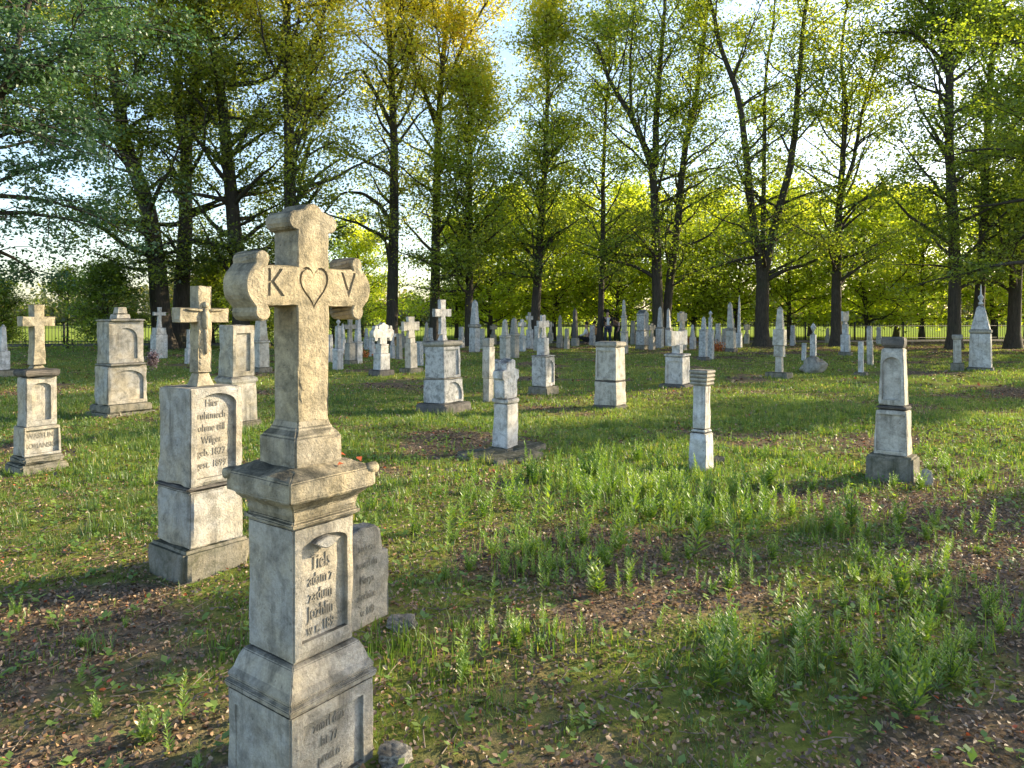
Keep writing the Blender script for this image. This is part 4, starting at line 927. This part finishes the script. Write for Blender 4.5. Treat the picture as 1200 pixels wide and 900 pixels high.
# ------------------------------------------------------------------ people (about 36 m away)
SKIN = plain_mat('skin', (.42, .26, .19), .6, 0, .08)
def cloth(n, c): return plain_mat(n, c, .9, 0, .12, 8)
def skinned(verts, edges, radii, root=0):
    me = bpy.data.meshes.new('sk'); me.from_pydata(verts, edges, [])
    o = bpy.data.objects.new('sk', me); C.objects.link(o)
    m = o.modifiers.new('s', 'SKIN'); m.use_smooth_shade = True
    for k, r in enumerate(radii):
        me.skin_vertices[0].data[k].radius = (r, r) if not isinstance(r, tuple) else r
        me.skin_vertices[0].data[k].use_root = (k == root)
    s = o.modifiers.new('u', 'SUBSURF'); s.levels = s.render_levels = 2
    r_ = evaluated(o); bpy.data.objects.remove(o); return r_
def person(px, yb, rz, label, pose, top, trousers, hair):
    gx, gy = ground(px, yb); root = empty('person', (gx, gy, 0), rz); tag(root, label, 'person')
    if pose == 'stand':
        J = dict(pel=(0, 0, .95), wst=(0, 0, 1.1), chs=(0, 0, 1.32), nck=(0, 0, 1.48), hd=(0, -.01, 1.58), hd2=(0, -.01, 1.72))
        legs = {s: [(s*.1, 0, .9), (s*.12, -.02, .5), (s*.13, .02, .09), (s*.14, -.14, .04)] for s in (-1, 1)}
        arms = {s: [(s*.19, 0, 1.4), (s*.26, .02, 1.14), (s*.2, -.14, .95), (s*.17, -.2, .9)] for s in (-1, 1)}
    elif pose == 'bend':
        J = dict(pel=(0, .12, .88), wst=(0, .02, 1.0), chs=(0, -.16, 1.12), nck=(0, -.3, 1.2), hd=(0, -.38, 1.24), hd2=(0, -.47, 1.33))
        legs = {s: [(s*.1, .12, .84), (s*.12, -.02, .48), (s*.13, .06, .09), (s*.14, -.1, .04)] for s in (-1, 1)}
        arms = {s: [(s*.19, -.18, 1.12), (s*.22, -.28, .86), (s*.18, -.4, .66), (s*.16, -.45, .6)] for s in (-1, 1)}
    else:
        J = dict(pel=(0, 0, .36), wst=(0, -.01, .5), chs=(0, -.03, .72), nck=(0, -.03, .88), hd=(0, -.05, .98), hd2=(0, -.06, 1.12))
        legs = {s: [(s*.1, -.04, .34), (s*.13, -.46, .44), (s*.13, -.52, .07), (s*.13, -.66, .04)] for s in (-1, 1)}
        arms = {s: [(s*.19, -.03, .8), (s*.25, -.12, .56), (s*.16, -.34, .5), (s*.12, -.4, .5)] for s in (-1, 1)}
    V = [J['pel'], J['wst'], J['chs'], J['nck'], J['hd'], J['hd2']]; E = [(k, k+1) for k in range(5)]; R = [(.15, .11), (.135, .1), (.17, .11), .055, .088, .078]
    for s in (-1, 1):
        b = len(V); V += legs[s]; E += [(0, b), (b, b+1), (b+1, b+2), (b+2, b+3)]; R += [.092, .065, .045, .042]
        b = len(V); V += arms[s]; E += [(2, b), (b, b+1), (b+1, b+2), (b+2, b+3)]; R += [.058, .045, .033, .035]
    me = skinned(V, E, R); bo = link('body', me, SKIN, root, True)
    # clothes follow the body, a few millimetres outside it
    def cloth_part(nm, idx, grow, mat):
        m = {i: k for k, i in enumerate(idx)}
        vv = [V[i] for i in idx]; ee = [(m[a], m[b]) for a, b in E if a in m and b in m]; rr = []
        for i in idx:
            r = R[i]; rr.append((r[0]+grow, r[1]+grow) if isinstance(r, tuple) else r+grow)
        link(nm, skinned(vv, ee, rr), mat, root, True)
    cloth_part('trousers', [0, 6, 7, 8, 14, 15, 16], .012, trousers)
    cloth_part('top', [1, 2, 10, 11, 12, 18, 19, 20], .016, top)
    bm = bmesh.new(); bmesh.ops.create_uvsphere(bm, u_segments=14, v_segments=10, radius=.1)
    h = Vector(J['hd2'])
    for v in bm.verts: v.co = Vector((v.co.x, v.co.y*1.0, v.co.z))+h+Vector((0, .045, .022))
    link('hair', fresh_mesh(bm, 'hair'), hair, root, True)
    bm = bmesh.new(); bmesh.ops.create_cone(bm, segments=6, radius1=.014, radius2=.006, depth=.03)
    bmesh.ops.rotate(bm, matrix=Matrix.Rotation(math.pi/2, 3, 'X'), verts=bm.verts); bmesh.ops.translate(bm, vec=h+Vector((0, -.088, -.05)), verts=bm.verts)
    link('nose', fresh_mesh(bm, 'nose'), SKIN, root, True)
    return root
HAIR = cloth('dark_hair', (.02, .015, .012)); BLK = cloth('black_cloth', (.015, .015, .018)); WHT = cloth('white_cloth', (.7, .7, .7)); JEAN = cloth('dark_blue_cloth', (.03, .04, .07)); PNK = cloth('pink_cloth', (.5, .28, .26)); ORG = cloth('orange_cloth', (.6, .3, .14)); GRN = cloth('dark_green_cloth', (.03, .06, .04))
p = person(712, 404, .1, 'person standing in a black open jacket and white shirt behind the central white block', 'stand', BLK, JEAN, HAIR)
sf = stack([(1.02, .12, .04), (1.4, .15, .04)], .01); o = link('shirt_front', sf, WHT, p); o.location = (0, -.125, 0)
person(688, 405, -1.9, 'person sitting in a white shirt and dark trousers facing left', 'sit', WHT, BLK, HAIR)
person(697, 403, -.9, 'person in an orange top sitting right of the one in the white shirt', 'sit', ORG, BLK, HAIR)
person(704, 402, .5, 'person in a pink top bending just left of the one in the black jacket', 'bend', PNK, JEAN, HAIR)
person(723, 402, -.5, 'person in pale pink top bending right of the one in the black jacket', 'bend', cloth('pale_pink_cloth', (.65, .45, .42)), GRN, HAIR)

# ------------------------------------------------------------------ grass, litter, weeds
def free_of_stones(x, y):
    ok = np.ones(len(x), bool)
    for (fx, fy, ha, hb, th) in FOOT:
        dx, dy = x-fx, y-fy; a = dx*math.cos(th)+dy*math.sin(th); b = -dx*math.sin(th)+dy*math.cos(th)
        ok &= ~((np.abs(a) < ha) & (np.abs(b) < hb))
    return ok
def wedge(n, y0, y1, rg, power=1.0, margin=.5):
    """points on the ground in front of the camera, with a generous margin to each side"""
    y = y0+(y1-y0)*rg.random(n)**power; hw = y*.80+margin; x = rg.uniform(-1, 1, n)*hw
    keep = rg.random(n) < hw/(y1*.80+margin)
    return x[keep], y[keep]
def blades(x, y, h, wd, rg, lean=.5):
    n = len(x); z = hgt(x, y); az = rg.uniform(0, 2*np.pi, n); fx, fy = np.cos(az), np.sin(az); sx, sy = -fy, fx
    le = np.abs(rg.normal(.0, lean, n)); V = np.empty((n, 5, 3))
    b = np.stack([x, y, z-.01], 1); s = np.stack([sx*wd/2, sy*wd/2, 0*x], 1)
    m = b+np.stack([fx*h*le*.3, fy*h*le*.3, h*.58], 1); t = b+np.stack([fx*h*le*1.0, fy*h*le*1.0, h*np.clip(1-.28*le, .4, 1)], 1)
    V[:, 0] = b-s; V[:, 1] = b+s; V[:, 2] = m+s*.8; V[:, 3] = m-s*.8; V[:, 4] = t
    base = (np.arange(n)*5)[:, None]
    F = np.concatenate([base+np.array([[0, 1, 2]]), base+np.array([[0, 2, 3]]), base+np.array([[3, 2, 4]])])
    return V.reshape(-1, 3), F
def tuft_points(x, y, rg, per, rad):
    k = rg.integers(per[0], per[1], len(x)); X = np.repeat(x, k); Y = np.repeat(y, k); r = rad*np.sqrt(rg.random(len(X))); a = rg.uniform(0, 6.28, len(X))
    sc = np.repeat(rg.uniform(.5, 1.25, len(x)), k); hue = np.repeat(rg.normal(0, .12, len(x)), k)
    return X+r*np.cos(a), Y+r*np.sin(a), sc, hue
def make_grass():
    rg = np.random.default_rng(77); Vs, Fs, As = [], [], []; nv = 0
    for (y0, y1, n, per, rad, h, wd, pw, lim) in [(1.7, 6.5, 19000, (8, 18), .05, .042, .0036, 1, .34), (6.5, 14, 17000, (8, 16), .08, .065, .0075, 1, .22), (14, 40, 21000, (6, 13), .16, .07, .016, 1, .18), (1.7, 12, 1500, (30, 60), .07, .12, .005, 1, .5)]:
        x, y = wedge(n*2, y0, y1, rg); P = patch(x, y)
        k = rg.random(len(x)) < np.clip((P-lim)*2.0, .03, 1); x, y = x[k], y[k]
        X, Y, sc, hue = tuft_points(x, y, rg, per, rad)
        ok = free_of_stones(X, Y); X, Y, sc, hue = X[ok], Y[ok], sc[ok], hue[ok]
        H = h*sc*rg.uniform(.5, 1.3, len(X))
        V, F = blades(X, Y, H, wd*rg.uniform(.7, 1.3, len(X)), rg, .55)
        Pp = patch(X, Y)
        v = .42-.14*np.clip((6-Y)/3, 0, 1)+hue+rg.normal(0, .14, len(X))+.15*(1-Pp)+.12*wave(X, Y, 8, .1, 3)+.3*np.clip((Y-18)/14, 0, 1)*np.clip((X+6)/8, 0, 1)  # nearest blades darker: foreground shade put into their colour
        dry = rg.random(len(X)) < .07; v = np.where(dry, rg.uniform(.88, 1, len(X)), np.clip(v, 0, .86))
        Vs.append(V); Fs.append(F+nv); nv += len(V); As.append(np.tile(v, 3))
    # the tall soft patch in the middle of the lawn and others
    for (px, py, rx, ry, n, h) in [(int(a_), b_, c_, d_, int(e_*.25), f_*.8) for a_, b_, c_, d_, e_, f_ in [(770, 590, 1.15, .9, 3200, .30), (700, 560, .7, .6, 1500, .26), (640, 660, .6, .5, 1500, .2), (1060, 760, .55, .35, 800, .24), (520, 800, .28, .2, 900, .12), (560, 830, .22, .2, 600, .11), (650, 760, .35, .2, 900, .16), (850, 780, .2, .2, 420, .24), (900, 560, 1, .5, 1500, .2), (1000, 620, .8, .5, 700, .16), (275, 760, .16, .3, 700, .15), (470, 770, .18, .25, 700, .2), (1090, 700, .6, .4, 600, .2), (1180, 560, .9, .9, 1200, .22), (60, 760, .5, .4, 900, .1), (430, 520, .6, .6, 900, .16)]]:
        gx, gy = ground(px, py); X = gx+rg.normal(0, rx*.5, n); Y = gy+rg.normal(0, ry*.5, n)
        ok = free_of_stones(X, Y) & (Y > 1.6); X, Y = X[ok], Y[ok]
        V, F = blades(X, Y, h*.72*rg.uniform(.3, 1.25, len(X)), .0055*rg.uniform(.7, 1.5, len(X)), rg, .28)
        v = np.clip(.45+rg.normal(0, .13, len(X)), 0, .86)
        Vs.append(V); Fs.append(F+nv); nv += len(V); As.append(np.tile(v, 3))
    me = np_mesh('grass', np.concatenate(Vs), np.concatenate(Fs), np.concatenate(As))
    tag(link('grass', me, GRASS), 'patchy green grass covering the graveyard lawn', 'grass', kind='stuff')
make_grass()
def make_litter():
    rg = np.random.default_rng(78); cs, ss = [], []
    for (y0, y1, n, s0, s1) in [(1.7, 7, 150000, .008, .030), (7, 16, 60000, .022, .055), (16, 42, 26000, .05, .11)]:
        x, y = wedge(n, y0, y1, rg); P = patch(x, y); k = rg.random(len(x)) < np.clip(1.15-P*1.0, .12, 1); x, y = x[k], y[k]
        ok = free_of_stones(x, y); x, y = x[ok], y[ok]
        cs.append(np.stack([x, y, hgt(x, y)+rg.uniform(.003, .022, len(x))], 1)); ss.append(rg.uniform(s0, s1, len(x)))
    c = np.concatenate(cs); s = np.concatenate(ss); n = len(c)
    nrm = rg.normal(0, .45, (n, 3))+[0, 0, 1]; nrm /= np.linalg.norm(nrm, axis=1, keepdims=True)
    t = rg.normal(0, 1, (n, 3)); t -= nrm*(t*nrm).sum(1, keepdims=True); t /= np.linalg.norm(t, axis=1, keepdims=True); b = np.cross(nrm, t)
    S = s[:, None]; cu = rg.uniform(-.1, .35, (n, 1)); V = np.empty((n, 6, 3))
    # curled leaf folded on its midrib
    V[:, 0] = c-t*S*.5; V[:, 1] = c+t*S*.5
    V[:, 2] = c+b*S*.3-t*S*.18+nrm*S*cu; V[:, 3] = c+b*S*.26+t*S*.2+nrm*S*cu; V[:, 4] = c-b*S*.3-t*S*.18+nrm*S*cu; V[:, 5] = c-b*S*.26+t*S*.2+nrm*S*cu
    bb = (np.arange(n)*6)[:, None]; F = np.concatenate([bb+np.array([[0, 2, 3, 1]]), bb+np.array([[0, 1, 5, 4]])])
    v = np.clip(rg.beta(2, 2.6, n)*1.0, 0, .9); r = rg.random(n); v = np.where(r > .985, 1.0, v); v = v+.08*np.clip((c[:, 1]-20)/14, 0, 1)*(r < .9)
    tag(link('leaf_litter', np_mesh('leaf_litter', V.reshape(-1, 3), F, np.tile(np.clip(v, 0, 1), 2)), LITTER), 'brown and orange fallen leaves scattered over the bare soil', 'leaf litter', kind='stuff')
    # twigs
    T = Tubes(); 
    for k in range(900):
        y = rg.uniform(1.8, 8); x = rg.uniform(-1, 1)*(y*.8+.3); a = rg.uniform(0, 3.14); L = rg.uniform(.05, .22)
        p = np.array([x, y, hz(x, y)+.008]); d = np.array([math.cos(a), math.sin(a), rg.uniform(-.02, .12)])
        T.add([p, p+d*L*.5+rg.normal(0, .006, 3), p+d*L], [.0028, .0024, .0012], 4)
    tag(link('twigs', T.mesh('twigs'), plain_mat('dry_twig', (.2, .16, .12))), 'thin dry twigs strewn over the ground', 'twigs', kind='stuff')
    # small broad leafed ground plants
    cs = []; n = 5200; x, y = wedge(n*2, 1.8, 11, rg); k = rg.random(len(x)) < .6; x, y = x[k], y[k]; ok = free_of_stones(x, y); x, y = x[ok], y[ok]
    C_, N_, S_ = [], [], []
    m = 5
    X = np.repeat(x, m); Y = np.repeat(y, m); a = rg.uniform(0, 6.28, len(X)); r = rg.uniform(.01, .035, len(X))
    c = np.stack([X+r*np.cos(a), Y+r*np.sin(a), hgt(X, Y)+rg.uniform(.015, .055, len(X))], 1)
    al = np.stack([np.cos(a), np.sin(a), .4+0*a], 1)
    V, F, _ = leaf_quads(c, np.stack([-.4*np.cos(a), -.4*np.sin(a), 1+0*a], 1)+rg.normal(0, .15, (len(X), 3)), rg.uniform(.02, .055, len(X)), rg, .6, al)
    tag(link('ground_cover', np_mesh('ground_cover', V, F, rg.uniform(.1, .8, len(X))), WEED), 'small broad leaved herbs among the grass', 'ground cover', kind='stuff')
make_litter()

def weed_mesh(seed, kind):
    rg = np.random.default_rng(seed); T = Tubes(); cs, ns, al, sz = [], [], [], []
    stems = 1 if kind == 'spike' else int(rg.integers(5, 9))
    for s in range(stems):
        a = rg.uniform(0, 6.28); ln = .05 if stems == 1 else rg.uniform(.1, .45); H = 1.0 if stems == 1 else rg.uniform(.5, 1)
        d = np.array([math.cos(a)*ln, math.sin(a)*ln, 1]); d /= np.linalg.norm(d); P = bend([0, 0, -.03], d, H, 8, rg, .04, .01)
        T.add(P, np.linspace(.010, .004, 9), 5)
        m = int((70 if stems == 1 else 44)*H)
        for k in range(m):
            f = (k+.5)/m; f = .08+.92*f; i = min(7, int(f*8)); p = P[i]+(P[i+1]-P[i])*(f*8-i); az = k*2.4+rg.normal(0, .3)
            el = .5+.5*f+rg.normal(0, .15); L = (.17*(1-f)**.8+.045)*rg.uniform(.7, 1.2)
            dd = np.array([math.cos(az)*math.cos(el), math.sin(az)*math.cos(el), math.sin(el)])
            cs.append(p+dd*L*.5); al.append(dd); ns.append(np.array([-math.cos(az)*math.sin(el), -math.sin(az)*math.sin(el), math.cos(el)])); sz.append(L)
    V, F, _ = leaf_quads(np.array(cs), np.array(ns), np.array(sz), rg, .26 if kind == 'spike' else .3, np.array(al)*3)
    rg2 = rg.random(len(cs))
    return T.mesh('stem'), np_mesh('leaves', V, F, .2+.7*rg2)
def weed_carpet():
    rg = np.random.default_rng(321); Vs, Fs, As, nv = [], [], [], 0
    src = []
    for k in range(5):
        _, lm = weed_mesh(300+k, 'spike' if k < 3 else 'bush')
        V = np.empty(len(lm.vertices)*3, np.float32); lm.vertices.foreach_get('co', V); src.append(V.reshape(-1, 3))
    spots = []
    for (px, py, rx, ry, n, h0, h1) in [(770, 590, 1.0, .7, 200, .14, .38), (700, 560, .7, .6, 70, .15, .34), (640, 665, .5, .4, 90, .1, .26), (1050, 780, .4, .25, 42, .12, .34), (1070, 690, .45, .3, 36, .1, .24), (850, 780, .2, .25, 24, .12, .3), (1010, 620, .6, .4, 50, .12, .3), (900, 700, .4, .4, 40, .08, .2), (600, 760, .25, .2, 30, .08, .18), (1170, 560, .8, .7, 60, .1, .26), (480, 610, .4, .4, 40, .06, .18), (60, 740, .4, .3, 30, .05, .12)]:
        gx, gy = ground(px, py)
        for q in range(int(n*.75)): spots.append((gx+rg.normal(0, rx*.8), gy+rg.normal(0, ry*.8), h0+(h1-h0)*rg.random()**1.6))
    x, y = wedge(1500, 1.9, 14, rg); P = patch(x, y)
    for a, b, p in zip(x, y, P):
        if rg.random() < .25+.5*p: spots.append((a, b, rg.uniform(.05, .17)))
    sx = np.array([q[0] for q in spots]); sy = np.array([q[1] for q in spots]); ok = free_of_stones(sx, sy) & (sy > 1.7)
    for (x, y, h), o in zip(spots, ok):
        if not o: continue
        S = src[rg.integers(0, 5)]; a = rg.uniform(0, 6.28); c, sn = math.cos(a), math.sin(a); wf = rg.uniform(.8, 1.3)
        V = np.stack([(S[:, 0]*c-S[:, 1]*sn)*h*wf+x, (S[:, 0]*sn+S[:, 1]*c)*h*wf+y, S[:, 2]*h+hz(x, y)], 1)
        Vs.append(V); m = len(V)//4; Fs.append(np.arange(m*4).reshape(m, 4)+nv); nv += len(V); As.append(np.clip(rg.normal(.45, .12)+rg.normal(0, .14, m), 0, 1))
    tag(link('wild_herbs', np_mesh('wild_herbs', np.concatenate(Vs), np.concatenate(Fs), np.concatenate(As)), WEED), 'leafy green weeds growing in loose patches over the lawn', 'weeds', kind='stuff')
weed_carpet()
WM_ = {('spike', k): weed_mesh(200+k, 'spike') for k in range(3)}; WM_.update({('bush', k): weed_mesh(210+k, 'bush') for k in range(3)})
STEM = plain_mat('weed_stem', (.09, .14, .04))
weeds = [(645, 622, 78, 'spike', 'tall narrow weed spike left of the soft tall grass patch, pale tip'), (728, 645, 62, 'bush', 'bright lit weed with pointed top below the soft tall grass patch'),
 (575, 622, 36, 'spike', 'short lit weed spike left of centre below the weathered grey pillar'), (487, 634, 34, 'bush', 'small yellow lit weed right of the big cross cap'),
 (566, 784, 56, 'spike', 'dark upright weed spike below centre'), (998, 612, 62, 'bush', 'bushy bright weed just left of the leaning right foreground stone foot'),
 (1054, 612, 46, 'bush', 'bright triangular weed in front of the leaning right foreground stone foot'), (1143, 632, 38, 'spike', 'thin lone weed sprig right of the leaning right foreground stone'),
 (836, 812, 92, 'bush', 'upright weed clump bottom right of centre'), (862, 655, 66, 'spike', 'weed spike under the slim white ridged post'), (815, 650, 92, 'spike', 'tall weed spike on the right side of the soft tall grass patch'),
 (1022, 800, 60, 'spike', 'weed spike left of the big low clump in the right foreground'), (1062, 842, 112, 'bush', 'largest low weed clump in the right foreground'), (1112, 800, 78, 'bush', 'weed clump right of the largest clump in the right foreground'),
 (1056, 700, 74, 'bush', 'leafy lit weed clump in the right foreground, middle distance'), (1100, 722, 66, 'bush', 'weed clump at right with dark heart beside the leafy lit one'), (940, 742, 62, 'spike', 'weed spike between the two right foreground clumps and centre'),
 (604, 772, 50, 'bush', 'low weed clump below centre'), (172, 872, 54, 'bush', 'broad leaved weed in the bottom left corner area'), (215, 852, 66, 'spike', 'thin weed left of the big cross plinth'),
 (700, 704, 66, 'bush', 'soft weed clump in the middle foreground'), (785, 628, 70, 'spike', 'weed spike inside the soft tall grass patch'), (745, 612, 66, 'spike', 'weed spike at the top left of the soft tall grass patch'),
 (905, 655, 40, 'bush', 'low weed right of the slim white ridged post'), (1160, 720, 46, 'bush', 'low weed at the right edge in a lit patch'), (1135, 580, 34, 'bush', 'grassy weed far right behind the leaning foreground stone'),
 (672, 640, 44, 'spike', 'weed sprig left of the soft tall grass patch'), (935, 800, 46, 'spike', 'thin pale weed low in the right foreground'), (520, 690, 30, 'bush', 'low weed right of the broken lettered headstone'), (985, 700, 40, 'bush', 'low spreading weed left of the leafy lit clump')]
for k, (px, yb, hp, kd, lb) in enumerate(weeds):
    x, y = ground(px, yb); s = hp*y/FPX*1.05
    sm, lm = WM_[(kd, k % 3)]
    root = empty('weed', (x, y, hz(x, y)), k*1.3); root.scale = (s*(1.0 if kd == 'spike' else 1.15),)*2+(s,); tag(root, lb, 'weed', 'tall weeds in the lawn')
    link('stem', sm, STEM, root); link('leaves', lm, WEED, root)

# fallen red leaves on the cap of the big cross
rg = np.random.default_rng(3)
for k, (dx, dy, s, lb) in enumerate([(.15, -.13, .034, 'red fallen leaf near the right corner of the big cross cap'), (.05, -.15, .026, 'red fallen leaf in the middle of the front ledge of the big cross cap'), (.165, -.02, .028, 'red brown leaf furthest back on the big cross cap')]):
    c = np.array([[0, 0, 0.]]); V, F, _ = leaf_quads(c, np.array([[.2, -.3, 1.]]), np.array([s]), rg, .7)
    V = np.array(V); V[1, 2] += s*.25; V[3, 2] += s*.2
    o = link('fallen_leaf', np_mesh('fallen_leaf', V, F, [1.0]), LITTER)
    o.location = Vector((-.745, 2.57, 1.078)) + Matrix.Rotation(ROT, 3, 'Z') @ Vector((dx, dy, 0)); tag(o, lb, 'leaf', 'fallen leaves on the big cross cap')

# ------------------------------------------------------------------ light
AZ, EL = math.radians(66), math.radians(23)
sd = Vector((math.sin(AZ)*math.cos(EL), math.cos(AZ)*math.cos(EL), math.sin(EL)))
sun = bpy.data.lights.new('sun', 'SUN'); sun.energy = 5; sun.angle = math.radians(.53); sun.color = (1, .82, .54)
so = bpy.data.objects.new('sun', sun); C.objects.link(so); so.rotation_euler = sd.to_track_quat('Z', 'Y').to_euler(); so.location = (40, 20, 30)
wd = bpy.data.worlds.new('World'); scene.world = wd; wd.use_nodes = True; nt = wd.node_tree
bg = nt.nodes['Background']; sky = nt.nodes.new('ShaderNodeTexSky'); sky.sky_type = 'NISHITA'; sky.sun_disc = False
sky.sun_elevation = EL; sky.sun_rotation = AZ; sky.air_density = 1.0; sky.dust_density = 1.5; sky.altitude = 100
nt.links.new(sky.outputs[0], bg.inputs[0]); bg.inputs[1].default_value = .15
scene.view_settings.view_transform = 'Standard'; scene.view_settings.look = 'None'; scene.view_settings.gamma = 1
scene.view_settings.exposure = 1.42
scene.cycles.max_bounces = 6; scene.cycles.diffuse_bounces = 3; scene.cycles.transmission_bounces = 4; scene.cycles.transparent_max_bounces = 4
scene.cycles.caustics_reflective = False; scene.cycles.caustics_refractive = False

for o in scene.objects:
    if 'label' in o and not 4 <= len(o['label'].split()) <= 16: print('LABEL', len(o['label'].split()), o['label'])
